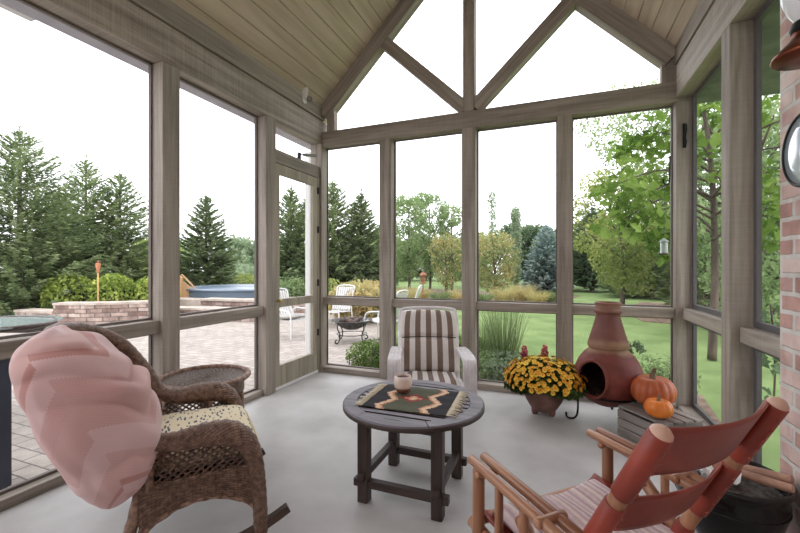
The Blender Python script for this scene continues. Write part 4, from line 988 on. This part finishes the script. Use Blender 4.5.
def limbs(t, H, top, n, R, mat, r0):
    mb = MB().tube(spline([(0, 0, 0), (.04*R, 0, H*.3), (-.03*R, .05*R, H*.6), (0, 0, top)], 5), lambda q: r0*(1-.8*q), 8)
    for k in range(n):
        a = 2.4*k+.5; z = H*(.3+.5*k/n); d = Vector((math.cos(a), math.sin(a), .9)); L = R*(.9-.4*k/n)
        mb.tube(spline([(0, 0, z), tuple(Vector((0, 0, z))+d*L*.5+Vector((0, 0, -.05))), tuple(Vector((0, 0, z))+d*L)], 4), lambda q: r0*.4*(1-.7*q), 6)
    mb.build('trunk', mat, t, smooth=True)
def tree(px, dist, ztop, R, label, mat, n, ln, name='leafy_tree', low=.14, blobs=None, bark=None, r0=.08, group='leafy trees beyond the lawn', up=.6):
    x, y = at(px, dist); t = thing(name, label, 'tree', (x, y, GZ), 0, group); H = ztop-GZ
    limbs(t, H, H*.9, 9, R, bark or M_BARK, r0)
    if blobs is None:
        blobs = []
        slim = R < .6; nb = 16 if slim else 26
        for k in range(nb):
            q = k/(nb-1); z = H*(low+(1-low)*q); w = R*math.sin(PI*min(.97, .18+.75*(1-q)))*random.uniform(.55, 1.0); a = 2.4*k+random.uniform(-.4, .4)
            rr = R*random.uniform(.22, .40); rz = H*.09 if slim else rr*.8
            if slim: rr = R*random.uniform(.45, .7); w *= .35
            blobs.append((w*.8*math.cos(a), w*.8*math.sin(a), min(z, H-rz*.7), rr, rr, rz))
    foliage('crown', blobs, n, ln, ln*.55, mat, t, up=up); return t
tree(409, 21, 4.9, 1.35, 'open green tree with several stems beside the screen post', L_MID, 4600, .15, low=.2)
tree(430, 23, 5.4, 1.5, 'tallest green tree beyond the white armchair', L_MID, 5000, .155, low=.2)
tree(452, 22, 4.6, 1.2, 'green tree with a loose crown behind the gable king post', L_MID, 3400, .15, low=.2)
tree(446, 19, 2.7, 1.0, 'small pinkish-tan tree at the edge of the bed by the king post', L_ORG, 2200, .12, low=.2)
tree(494, 17, 2.62, 1.35, 'rounded crabapple with turning orange-green leaves past the beds', L_ORG, 4000, .115, low=.16, name='crabapple_tree')
tree(472, 26, 3.4, 1.5, 'mid green tree filling the gap between king post and crabapple', L_MID, 3600, .2, low=.1)
tree(556, 23, 3.0, 1.5, 'low green tree between the blue spruce and third gable-end post', L_MID, 3200, .18, low=.1)
tree(386, 24, 3.6, 1.5, 'green tree behind the first gable-end post', L_MID, 3200, .2, low=.1)
tree(492, 30, 7.0, .55, 'tall narrow poplar with bare pale stem rising above the crabapple', L_PALE, 1100, .17, low=.3, name='poplar_tree', bark=M_PBARK)
tree(516, 24, 4.7, .5, 'slim weeping pale green tree between crabapple and blue spruce', L_PALE, 1700, .2, low=.1, name='weeping_tree', bark=M_PBARK, up=-.2)
tree(516, 30, 4.3, 2.0, 'dark round-topped tree behind the weeping pale tree', L_DARK, 4200, .26)
tree(540, 29, 4.1, 1.7, 'dark leafy tree behind the blue spruce', L_DARK, 3600, .26)
tree(622, 13, 4.35, 1.75, 'large yellow-green tree beyond the lawn behind the chiminea', L_YEL, 9000, .12, low=.2)
tree(585, 24, 4.1, 1.5, 'pale yellow tree behind the dark layered pine', L_YEL, 3200, .2)
tree(730, 10.5, 5.2, 1.9, 'mid green tree seen through the side screens', L_MID, 6500, .13, low=.15)
tree(748, 7.2, 4.2, 1.5, 'leafy tree close outside between the right post and brick wall', L_MID, 6500, .10, low=.1)
tree(790, 8.5, 4.6, 1.8, 'leafy tree behind the brick wall corner', L_DARK, 4500, .12, low=.1)
# airy high crown and the broad-leaved tree close to the porch corner
tree(705, 9.2, 5.6, 2.4, 'tall airy tree whose fine twigs show in the gable glass', L_MID, 8200, .085, blobs=[(-2.2, -.6, 4.75, .8, .6, .28), (-1.7, -.5, 5.35, .5, .5, .3), (-2.0, -.5, 4.3, .6, .5, .25), (-1.2, -.2, 4.9, .8, .8, .55), (-1.5, -.1, 4.1, .75, .7, .4), (-1.1, .2, 3.4, .7, .7, .5), (0, 0, 4.7, 1.2, 1.2, .9), (.6, 0, 3.6, 1.3, 1.2, .9), (-.7, .2, 5.5, .6, .6, .5)])
x, y = at(712, 5.6); mt = thing('broadleaf_tree', 'broad-leaved tree whose big leaves hang by the right corner post', 'tree', (x, y, GZ), 0, 'leafy trees beyond the lawn')
limb = MB().tube(spline([(0, 0, 0), (.05, .05, 1.3), (0, 0, 2.6), (-.1, 0, 3.6)], 6), lambda q: .06*(1-.6*q), 10)
bb = []
for dx, dy, dz, zz in ((-1.0, -.3, .1, 2.9), (-.95, -.3, -.1, 2.4), (-1.25, -.4, -.1, 2.6), (-.85, -.2, -.1, 2.1), (-1.15, -.4, -.2, 2.2), (-.8, -.3, .2, 3.05), (.9, -1.1, .1, 3.0), (.8, -1.0, .2, 2.4), (.2, -.5, .2, 3.2), (-.62, .05, -.1, 2.75), (-.75, 0, -.35, 2.35), (-.45, .1, -.3, 1.95), (-.25, -.2, .1, 2.9), (.25, -.3, 0, 2.6), (.45, -.5, -.2, 2.1), (.2, -.8, -.1, 2.4), (-.1, .1, .3, 3.3), (.7, -.9, 0, 2.7), (.5, -.6, .2, 1.8)):
    e = (dx, dy, zz+dz); limb.tube(spline([(0, 0, zz-.1), (dx*.5, dy*.5, zz+.1), e], 6), lambda q: .02*(1-.7*q), 6); bb.append((dx, dy, zz+dz, .33, .3, .26))
limb.build('trunk', M_BARK, mt, smooth=True)
def broad_leaves(name, blobs, n, ln, mat, parent):
    """lobed leaves, each a small folded star, hanging from their stalks"""
    C, d = blob_points(blobs, n); V = []; F = []
    out = [(0, 0), (.28, .30), (.2, .55), (.5, .62), (.30, .85), (0, 1.12), (-.30, .85), (-.5, .62), (-.2, .55), (-.28, .30)]
    mb = MB()
    for p in C:
        D = Vector(rdir(1)[0]); D.z -= .55; D.normalize(); nrm = Vector(rdir(1)[0])*.7+Vector((0, -.35, .9)); S = D.cross(nrm).normalized(); U = S.cross(D); s = ln*random.uniform(.7, 1.25); b = len(mb.v)
        for ax, ay in out: mb.v.append(tuple(Vector(p)+S*ax*s+D*ay*s+U*abs(ax)*s*.25-U*.12*ay*ay*s))
        mb._face((b, b+1, b+2, b+3, b+4, b+5)); mb._face((b, b+5, b+6, b+7, b+8, b+9))
    return mb.build(name, mat, parent)
broad_leaves('crown', bb, 900, .15, L_LIME, mt)
x, y = at(772, 3.3); sp_ = thing('maple_sapling', 'maple sapling with dark leaves outside the screen by the brick wall', 'sapling', (x, y, GZ), 0)
MB().tube(spline([(0, 0, 0), (.02, 0, .5), (0, .02, 1.0)], 6), .008, 6).build('stem', M_BARK, sp_, smooth=True)
broad_leaves('leaves', [(0, 0, .45, .16, .16, .22), (.04, 0, .75, .16, .16, .2), (-.02, .03, .98, .12, .12, .1)], 70, .085, L_DARK, sp_)

# far belt of trees that closes the view, each a tree of its own
far = [(150, 30, 3.2, 2.6, L_YEL), (176, 36, 3.6, 3, L_MID), (235, 36, 3.8, 2.4, L_PALE), (254, 40, 3.6, 2.6, L_MID), (276, 38, 4.0, 2.6, L_PALE), (318, 36, 3.6, 2.6, L_MID), (352, 40, 3.6, 2.4, L_DARK), (384, 38, 4.0, 2.2, L_YEL), (402, 36, 3.4, 2.4, L_MID), (424, 38, 3.8, 2.6, L_DARK), (455, 38, 3.6, 2.6, L_YEL), (478, 40, 4.4, 2.4, L_MID), (562, 36, 3.9, 2.6, L_MID), (606, 34, 4.6, 3, L_DARK), (640, 30, 4.4, 3, L_MID), (676, 26, 4.6, 3, L_DARK), (715, 22, 4.4, 3, L_MID), (760, 18, 4.2, 3, L_DARK)]
where = ['behind the yellow-green hedge', 'behind the wooden slide panel', 'past the pointed spruce', 'by the second left post', 'behind the screen door post', 'between the two door-side spruces', 'behind the slim pointed spruce', 'behind the first gable-end post', 'behind the open green tree', 'behind the tallest green tree', 'behind the king post', 'behind the narrow poplar', 'behind the third gable-end post', 'behind the chiminea pine', 'behind the dark spreading fir', 'behind the right corner post', 'behind the narrow side screen', 'behind the brick-side screen']
tone = {L_YEL.name: 'yellowish', L_MID.name: 'mid green', L_DARK.name: 'dark', L_PALE.name: 'pale green'}
for (px, ds_, zt, R, m), wh in zip(far, where):
    tree(px, ds_, zt, R, '%s hazy tree in the distant belt %s' % (tone[m.name], wh), m, 1500, .42, low=.1, name='distant_tree', group='distant belt of trees')

# shrubs, hedges and grasses
def shrub(px, dist, R, h, label, mat, n, ln, name='shrub', cat='shrub', group='shrubs round the patio', z0=GZ, loc=None, rx=1.):
    x, y = loc or at(px, dist); t = thing(name, label, cat, (x, y, z0), 0, group)
    mb = MB()
    for k in range(5):
        a = 1.26*k; mb.tube([(0, 0, 0), (.5*R*math.cos(a), .5*R*math.sin(a), h*.6)], lambda q: .015*(1-.6*q), 5)
    mb.build('stems', M_BARK, t)
    bl = [(0, 0, h*.5, R*rx, R, h*.5)]+[(R*rx*.6*math.cos(1.3*k), R*.6*math.sin(1.3*k), h*random.uniform(.4, .66), R*.5, R*.5, h*.34) for k in range(6)]
    foliage('foliage', bl, n, ln, ln*.55, mat, t, up=.8); return t
def hedge(p, q, w, h, label, mat, n, ln, name='hedge', z0=GZ):
    p = Vector((*p, z0)); q = Vector((*q, z0)); d = q-p; t = thing(name, label, 'hedge', tuple((p+q)/2), math.atan2(d.y, d.x)); L = d.length
    k = max(3, int(L/w*1.6)); bl = [((i/(k-1)-.5)*L, random.uniform(-.1, .1)*w, h*.48, L/k*.9, w*.5, h*.52*random.uniform(.93, 1.04)) for i in range(k)]
    MB().box((-L/2, -w*.22, 0), (L/2, w*.22, h*.6)).build('branches', plain('inner twigs', s2l(44,44,30), .95), t)
    foliage('foliage', bl, n, ln, ln*.6, mat, t, up=.9); return t
hedge(at(70, 10.4), at(156, 11.), 1.1, 1.12, 'yellow-green clipped hedge behind the stone wall and torch', L_HEDGE, 6500, .11)
hedge((-2.2, 4.68), (-1.15, 5.4), .9, .38, 'low dense box hedge just outside the first gable-end screen', L_BOX, 9000, .034, name='box_hedge')
shrub(362, 9.6, .85, 1.0, 'golden wispy shrub behind the fire pit', L_BUFF, 3600, .13, name='golden_shrub')
shrub(288, 12.4, .55, 1.05, 'small round grey-green shrub seen through the door glass', L_MID, 1500, .09)
shrub(324, 12.2, .5, 1.0, 'yellowish shrub by the door hinge stile behind the patio chairs', L_YEL, 1500, .09)
shrub(246, 19, 1.1, 1.0, 'bright yellow low shrub past the covered pool', L_YEL, 1500, .14)
shrub(232, 22, 1.4, 1.6, 'pale shrub mass behind the yellow low shrub', L_PALE, 1800, .18)
def grass(px, dist, R, h, label, mat, n, wd, loc=None, group='grasses in the beds', lean=.5):
    x, y = loc or at(px, dist); t = thing('ornamental_grass', label, 'grass clump', (x, y, GZ), 0, group); mb = MB()
    for k in range(n):
        a = random.uniform(0, 2*PI); r0 = R*.35*math.sqrt(random.random()); l = h*random.uniform(.65, 1.1); ln_ = lean*random.uniform(.1, 1)*R*1.3; b = random.uniform(0, 2*PI)
        base = Vector((r0*math.cos(a), r0*math.sin(a), 0)); d = Vector((math.cos(a), math.sin(a), 0)); s = Vector((math.cos(b), math.sin(b), 0))*wd; i = len(mb.v)
        for q in (0, .4, .75, 1):
            p = base+d*ln_*q*q+Vector((0, 0, l*(q-.18*q*q*(ln_/R)))); w = 1-.85*q
            mb.v += [tuple(p-s*w), tuple(p+s*w)]
        for q in range(3): mb._face((i+2*q, i+2*q+1, i+2*q+3, i+2*q+2))
    mb.build('blades', mat, t); return t
G = [(404, 13.5, .7, .9, L_BUFF, 'buff grass clump beside the white patio chair back'), (420, 15, .8, .75, L_BUFF, 'buff grass clump round the rust-coloured bird feeder'), (440, 14, .7, .65, L_GRS, 'greenish grass clump before the small tan tree'), (458, 14.5, .7, .7, L_BUFF, 'buff grass clump at the king post'), (484, 14, .6, .55, L_GRS, 'green grass clump under the crabapple'), (503, 14.5, .8, .8, L_BUFF, 'buff grass clump right of the crabapple trunk'), (522, 15, .8, .95, L_BUFF, 'tallest buff grass clump before the weeping tree'), (538, 14, .7, .65, L_BUFF, 'buff grass clump before the blue spruce'), (553, 14.5, .6, .6, L_GRS, 'green grass clump by the third gable-end post')]
for px, d_, R, h, m, lb in G: grass(px, d_, R, h*.72, lb, m, 420, .012)
grass(0, 0, .42, .98, 'tall wispy green grass just outside the screen beside the mums', L_GRS, 420, .0035, loc=(-.56, 4.75), lean=.45)
grass(0, 0, .36, .8, 'second wispy green grass clump nearer the king post', L_GRS, 300, .0035, loc=(-.86, 4.95), lean=.45)
shrub(0, 0, .34, .40, 'low leafy perennial outside the screen behind the potted mums', L_PALE, 1500, .045, loc=(-.42, 4.40), group='perennials in the border')
shrub(0, 0, .34, .38, 'low leafy perennial outside the screen below the wispy grass', L_MID, 1500, .045, loc=(-.90, 4.42), group='perennials in the border')
shrub(0, 0, .30, .34, 'low leafy perennial outside the screen behind the white armchair', L_PALE, 1300, .045, loc=(-1.25, 4.45), group='perennials in the border')
shrub(0, 0, .28, .36, 'low leafy perennial outside the screen behind the chiminea', L_MID, 1200, .045, loc=(.45, 4.45), group='perennials in the border')
shrub(0, 0, .30, .45, 'low leafy perennial outside the corner screen behind the pumpkins', L_MID, 900, .05, loc=(.98, 4.6), group='perennials in the border')
M_PINK = leafmat('pink florets', [(0, s2l(178,72,92)), (1, s2l(226,130,140))], .3, 4.)
def celosia(loc, h, label):
    t = thing('celosia', label, 'flower', (*loc, GZ), 0, 'pink flowers in the border')
    MB().tube([(0, 0, 0), (.01, 0, h*.8)], .006, 6).build('stem', L_MID, t)
    foliage('leaves', [(0, 0, h*.35, .09, .09, h*.3)], 90, .07, .03, L_MID, t)
    foliage('plume', [(0, 0, h*.86, .035, .035, .11)], 420, .03, .014, M_PINK, t)
celosia((-.10, 4.4), .46, 'tall pink flower plume outside the screen above the mums')
celosia((-.30, 4.36), .44, 'shorter pink flower plume outside the screen above the mums')
celosia((.05, 4.3), .46, 'pink flower plume between the mums and chiminea by the post')
fw = thing('border_weed', 'sprawling dark-leaved stem outside the corner screen beside the pumpkins', 'plant', (.62, 4.5, GZ))
MB().tube(spline([(0, 0, 0), (-.05, 0, .3), (.05, 0, .52), (.2, 0, .50)], 6), .006, 6).build('stem', M_BARK, fw)
foliage('leaves', [(-.03, 0, .45, .1, .08, .1), (.1, 0, .52, .12, .08, .07)], 120, .06, .03, L_DARK, fw)

# ------------------------------------------------------------------ patio structures and furniture
def arc_wall(pts, w, z0, z1, name, label, cap=.05):
    P = [Vector((*p, 0)) for p in pts]; t = thing(name, label, 'wall', (P[0].x, P[0].y, z0)); O = P[0]
    def body(zz0, zz1, ww, nm, mat):
        mb = MB(); m = len(P)
        for i, p in enumerate(P):
            d = (P[min(i+1, m-1)]-P[max(i-1, 0)]).normalized(); n_ = Vector((-d.y, d.x, 0))
            for s, z in ((-1, zz0), (1, zz0), (1, zz1), (-1, zz1)): q = p-O+n_*s*ww/2; mb.v.append((q.x, q.y, z-z0))
        for i in range(m-1):
            for k in range(4): mb._face((i*4+k, i*4+(k+1) % 4, (i+1)*4+(k+1) % 4, (i+1)*4+k))
        mb._face((3,2,1,0)); mb._face(tuple((m-1)*4+k for k in range(4))); mb.build(nm, mat, t)
    body(z0, z1-cap, w, 'stone_courses', M_STONE); body(z1-cap, z1, w+.06, 'cap_stones', M_CAP); return t
arc_wall([at(60, 8.95), at(90, 8.95), at(120, 9.1), at(150, 9.35), at(178, 9.6)], .35, GZ, .39, 'stone_retaining_wall', 'curved stone retaining wall with pale cap on the patio')
arc_wall([at(24, 9.3), at(45, 9.1), at(62, 8.95)], .35, GZ, .20, 'stone_wall_step', 'lower stepped end of the stone wall below the tallest spruce')
arc_wall([at(150, 10.1), at(200, 10.0), at(240, 9.7), at(274, 9.5)], .4, GZ, .17, 'stone_terrace_wall', 'low stone terrace wall in front of the covered pool')
arc_wall([at(206, 10.9), at(240, 10.6), at(300, 10.2)], .4, GZ, .33, 'stone_seat_wall', 'stone seat wall with wide cap beside the covered pool')
struct(MB().prism([at(140, 11.2), at(318, 10.9), at(318, 16), at(140, 16.5)], GZ, .27).build('ground_terrace', M_CAP))
cx_, cy_ = at(248, 13.4); tp = thing('covered_pool', 'raised round pool under a dark blue winter cover', 'pool', (cx_, cy_, .27))
MB().lathe([(0, 0), (1.9, 0), (1.9, .19), (1.95, .20), (1.95, .23), (1.85, .235), (0, .235)], 48).build('pool_wall', plain('pool wall blue', s2l(92,108,124), .5), tp, smooth=False)
MB().lathe([(0, .245), (1.2, .25), (1.84, .262), (1.93, .25), (1.95, .22)], 48).build('pool_cover', noisy('pool cover', s2l(70,90,112), s2l(150,164,176), scale=1.2, rough=.4, bmp=.3, bd=.06), tp, smooth=True)
sx_, sy_ = at(186, 12.); sl = thing('wooden_slide_panel', 'tan wooden plank panel with a sloped edge by the covered pool', 'panel', (sx_, sy_, .27), math.radians(15))
W_TAN = wood('tan planks', s2l(176,136,96), s2l(206,168,124), axis=2)
for i in range(6):
    x0 = -.32+i*.115; ztop = .66-.09*i if i > 1 else .66
    M_ = MB(); b = 0; M_.v = [(x0, -.02, 0), (x0+.108, -.02, 0), (x0+.108, .02, 0), (x0, .02, 0), (x0, -.02, ztop), (x0+.108, -.02, ztop-.075), (x0+.108, .02, ztop-.075), (x0, .02, ztop)]
    for q in ((3,2,1,0), (4,5,6,7), (0,1,5,4), (1,2,6,5), (2,3,7,6), (3,0,4,7)): M_._face(q)
    M_.build('plank', W_TAN, sl)
MB().bar((-.12, -.035, .69), (.40, -.035, .20), .03, .04).build('sloped_rail', W_TAN, sl)
# torch
tx_, ty_ = at(98, 9.5); to = thing('bamboo_torch', 'bamboo garden torch standing behind the stone retaining wall', 'torch', (tx_, ty_, GZ))
M_BAM = wood('bamboo', s2l(190,146,84), s2l(220,182,120), axis=2)
MB().tube([(0, 0, z) for z in (0, .4, .405, .8, .805, 1.2)], .017, 10).build('pole', M_BAM, to, smooth=True)
MB().lathe([(.02, 1.16), (.05, 1.30), (.055, 1.36), (.045, 1.40), (0, 1.40)], 16).build('basket', noisy('torch basket', s2l(170,104,70), s2l(200,140,100), scale=60), to, smooth=True)
MB().lathe([(.022, 1.40), (.022, 1.43), (.008, 1.47), (0, 1.47)], 12).build('wick_can', plain('torch copper', s2l(150,90,70), .4, .6), to, smooth=True)
# glass patio table
gx, gy = at(-30, 3.3); gt = thing('glass_patio_table', 'oval glass-topped patio table with dark rim outside the left screen', 'table', (gx, gy, GZ), YAW)
ell = lambda a, k=1: (.60*k*math.cos(a), .52*k*math.sin(a))
MB().tube([(*ell(2*PI*i/64), .83) for i in range(64)], .022, 8, closed=True, flat=(1, .8)).build('rim', plain('dark bronze', s2l(70,58,52), .4, .3), gt, smooth=True)
M_GL = plain('green tinted glass', s2l(196,212,210), .08); M_GL.node_tree.nodes['Principled BSDF'].inputs['Transmission Weight'].default_value = .35
MB().lathe([(0, .832), (.59, .832), (.59, .842), (0, .842)], 64).build('glass', M_GL, gt); gt.children[-1].scale = (1, .52/.6, 1)
for sx in (-1, 1):
    for sy in (-1, 1):
        MB().tube([(sx*.36, sy*.30, .82), (sx*.37, sy*.31, .4), (sx*.42, sy*.36, 0)], .02, 8).build('leg', plain('table leg bronze', s2l(70,58,52), .4, .3), gt, smooth=True)
MB().bar((-.37, -.31, .74), (.37, -.31, .74), .025, .05).bar((-.37, .31, .74), (.37, .31, .74), .025, .05).build('frame_bar', plain('frame bronze', s2l(70,58,52), .4, .3), gt)
# slate cabinet near the screen
sb = thing('slate_cabinet', 'slate blue patio side cabinet just outside the left screen', 'cabinet', (-3.26, 1.10, GZ), math.radians(4))
M_SLT = plain('slate paint', s2l(58,66,84), .5)
MB().box((-.32, -.2, .04), (.32, .2, .80)).build('body', M_SLT, sb, bevel=.006)
MB().box((-.36, -.24, .80), (.36, .24, .83)).build('top', plain('pale cabinet top', s2l(198,196,192), .5), sb, bevel=.006)
for sx in (-1, 1): MB().box((sx*.155-.145, -.212, .08), (sx*.155+.145, -.2, .76)).build('door', M_SLT, sb, bevel=.004)
for sx in (-1, 1):
    for sy in (-1, 1): MB().box((sx*.28-.025, sy*.16-.025, 0), (sx*.28+.025, sy*.16+.025, .04)).build('foot', M_SLT, sb)
MB().tube([(.32, -.05, .62), (.42, -.05, .76), (.34, -.05, .79)], .008, 6).build('brace', M_BLACK, sb)
# fire pit
fx, fy = at(352, 6.95); fp = thing('fire_pit', 'black iron fire bowl on scrolled legs standing on the patio', 'fire pit', (fx, fy, GZ))
fp.scale = (.88,)*3
MB().lathe([(0, .24), (.12, .25), (.25, .31), (.33, .39), (.36, .42), (.41, .425), (.41, .435), (.35, .432), (.32, .40), (.24, .325), (0, .27)], 40).build('bowl', noisy('rusted iron bowl', s2l(40,38,38), s2l(72,66,62), scale=9, rough=.6), fp, smooth=True)
for k in range(4):
    a = PI/4+k*PI/2+.4; d = Vector((math.cos(a), math.sin(a), 0))
    MB().tube(spline([d*.34+Vector((0,0,.42)), d*.36+Vector((0,0,.30)), d*.30+Vector((0,0,.16)), d*.33+Vector((0,0,.04)), d*.39+Vector((0,0,.012)), d*.42+Vector((0,0,.05)), d*.38+Vector((0,0,.08))], 5), .012, 8).build('scroll_leg', M_BLACK, fp, smooth=True)
MB().tube([(.30*math.cos(2*PI*i/40), .30*math.sin(2*PI*i/40), .16) for i in range(40)], .008, 6, closed=True).build('brace_ring', M_BLACK, fp)
for k, (dx, dy, a, lb) in enumerate(((-.08, 0, .4, 'charred log lying on one side of the fire bowl'), (.09, .04, 1.6, 'charred log lying across the middle of the fire bowl'), (.0, -.1, 2.6, 'charred log at the near rim of the fire bowl'))):
    lo = MB().log((-.16*math.cos(a), -.16*math.sin(a), .38), (.16*math.cos(a), .16*math.sin(a), .43), .045, .04, 10).build('fire_log', noisy('charred wood', s2l(36,30,28), s2l(96,72,58), scale=12, bmp=.6), smooth=True)
    lo.location = (fx+dx*.88, fy+dy*.88, GZ-.03); tag(lo, lb, 'log', 'logs in the fire bowl')
# white sling chairs round it
M_SLING = stripes('grey and white sling', [(0, s2l(214,212,208)), (.5, s2l(176,174,172))], 7)
M_CUS = noisy('grey patio cushion', s2l(150,146,140), s2l(186,182,176), scale=5, rough=.9)
pc = thing('patio_sling_chair', 'white patio sling chair seen through the lower screen door panel', 'chair', (0, 0, GZ), 0, 'white sling chairs on the patio')
for sx in (-1, 1):
    MB().tube(spline([(sx*.29, .28, 0), (sx*.29, .28, .40), (sx*.29, .22, .58), (sx*.29, 0, .62), (sx*.29, -.24, .60), (sx*.29, -.27, .40), (sx*.29, -.32, 0)], 5), .016, 8).build('side_frame', M_WHITE, pc, smooth=True)
MB().tube(spline([(-.25, -.2, .38), (-.25, -.38, .8), (-.24, -.46, 1.02), (.24, -.46, 1.02), (.25, -.38, .8), (.25, -.2, .38)], 5), .016, 8).build('back_frame', M_WHITE, pc, smooth=True)
MB().grid(lambda u, v: ((u-.5)*.48, -.2-.25*v-.03*math.sin(PI*v), .42+.58*v), 12, 12, uvf=lambda u, v: (u, v)).build('back_sling', M_SLING, pc, smooth=True, solid=.006)
MB().grid(lambda u, v: ((u-.5)*.5, -.22+.48*v, .40+.03*v-.02*math.sin(PI*v)), 12, 12, uvf=lambda u, v: (u, v)).build('seat_sling', M_SLING, pc, smooth=True, solid=.006)
MB().bar((-.28, .25, .41), (.28, .25, .41), .03, .03).bar((-.28, -.22, .39), (.28, -.22, .39), .03, .03).build('seat_bar', M_WHITE, pc)
spots = [(292, 7.3, -1.75, None), (336, 8.6, 3.05, 'white striped patio sling chair behind the fire pit'), (403, 8.8, 1.75, 'white patio chair whose back shows behind the white armchair'), (383, 7.1, 1.5, 'white patio chair half hidden by the first gable-end post')]
for i, (px, d_, rz, lb) in enumerate(spots):
    o = pc if i == 0 else copy_tree(pc); o.scale = (.86,)*3; x, y = at(px, d_); o.location = (x, y, GZ); o.rotation_euler.z = rz
    if lb: o['label'] = lb
cq = thing('chair_pad', 'grey seat pad on the white sling chair behind the door', 'cushion', (pc.location.x, pc.location.y, GZ), pc.rotation_euler.z); cq.scale = pc.scale
pad(lambda a, b: ((.23*a, .02+.23*b, .47+.015*b), (0, 0, 1)), .045, 0, 16, 16).build('pad', M_CUS, cq, smooth=True)
# bird feeder on a rust pole and the hanging feeder by the corner
bx_, by_ = at(423, 13.6); bf = thing('pole_feeder', 'rust-coloured bird feeder on a thin pole in the buff grass', 'bird feeder', (bx_, by_, GZ))
M_RUST = noisy('rusty metal', s2l(128,82,58), s2l(168,112,80), scale=10)
MB().cyl((0, 0, 0), (0, 0, .75), .018, .018, 8).build('pole', M_RUST, bf); MB().lathe([(0, .72), (.13, .74), (.13, .77), (.07, .78), (.07, 1.0), (.15, 1.02), (.02, 1.14), (0, 1.16)], 16).build('feeder', M_RUST, bf)
hx, hy = at(664, 4.05); hf = thing('hanging_feeder', 'clear lantern-shaped feeder hanging outside beside the right corner post', 'bird feeder', (hx, hy, 1.32))
MB().lathe([(0, 0), (.05, 0), (.055, .012), (.05, .02), (0, .02)], 20).build('tray', plain('feeder bronze', s2l(84,80,70), .5), hf, smooth=True)
M_CG = plain('clear feeder glass', s2l(206,216,212), .05); M_CG.node_tree.nodes['Principled BSDF'].inputs['Transmission Weight'].default_value = .6
MB().lathe([(.034, .02), (.034, .13)], 20).build('glass', M_CG, hf, smooth=True)
MB().lathe([(.045, .13), (.042, .14), (.01, .165), (0, .17)], 20).build('cap', plain('feeder cap green', s2l(120,132,124), .4), hf, smooth=True)
MB().cyl((0, 0, .165), (0, 0, 1.24), .002, .002, 5).build('hanger', M_BLACK, hf)
MB().tube(spline([(0, 0, 1.24), (.03, -.02, 1.26), (.10, -.04, 1.235)], 4), .004, 6).build('hook', M_BLACK, hf)

# ------------------------------------------------------------------ sky, camera
w = bpy.data.worlds.new('overcast sky'); bpy.context.scene.world = w; w.use_nodes = True
bg = w.node_tree.nodes['Background']; bg.inputs[0].default_value = (.97, .975, 1.03, 1); bg.inputs[1].default_value = 3.0
cam = bpy.data.cameras.new('camera'); co = bpy.data.objects.new('camera', cam); COL.objects.link(co)
co.location = (0, 0, EYE); co.rotation_euler = (PI/2, 0, YAW); cam.sensor_width = 36; cam.lens = 395/800*36; cam.clip_start = .02; cam.clip_end = 300
sc = bpy.context.scene; sc.camera = co
sc.view_settings.view_transform = 'Standard'; sc.view_settings.look = 'None'; sc.view_settings.gamma = 1; sc.view_settings.use_curve_mapping = False
sc.view_settings.exposure = 0.0
sc.cycles.max_bounces = 8; sc.cycles.diffuse_bounces = 5; sc.cycles.transparent_max_bounces = 24; sc.cycles.transmission_bounces = 6
sc.cycles.use_denoising = True
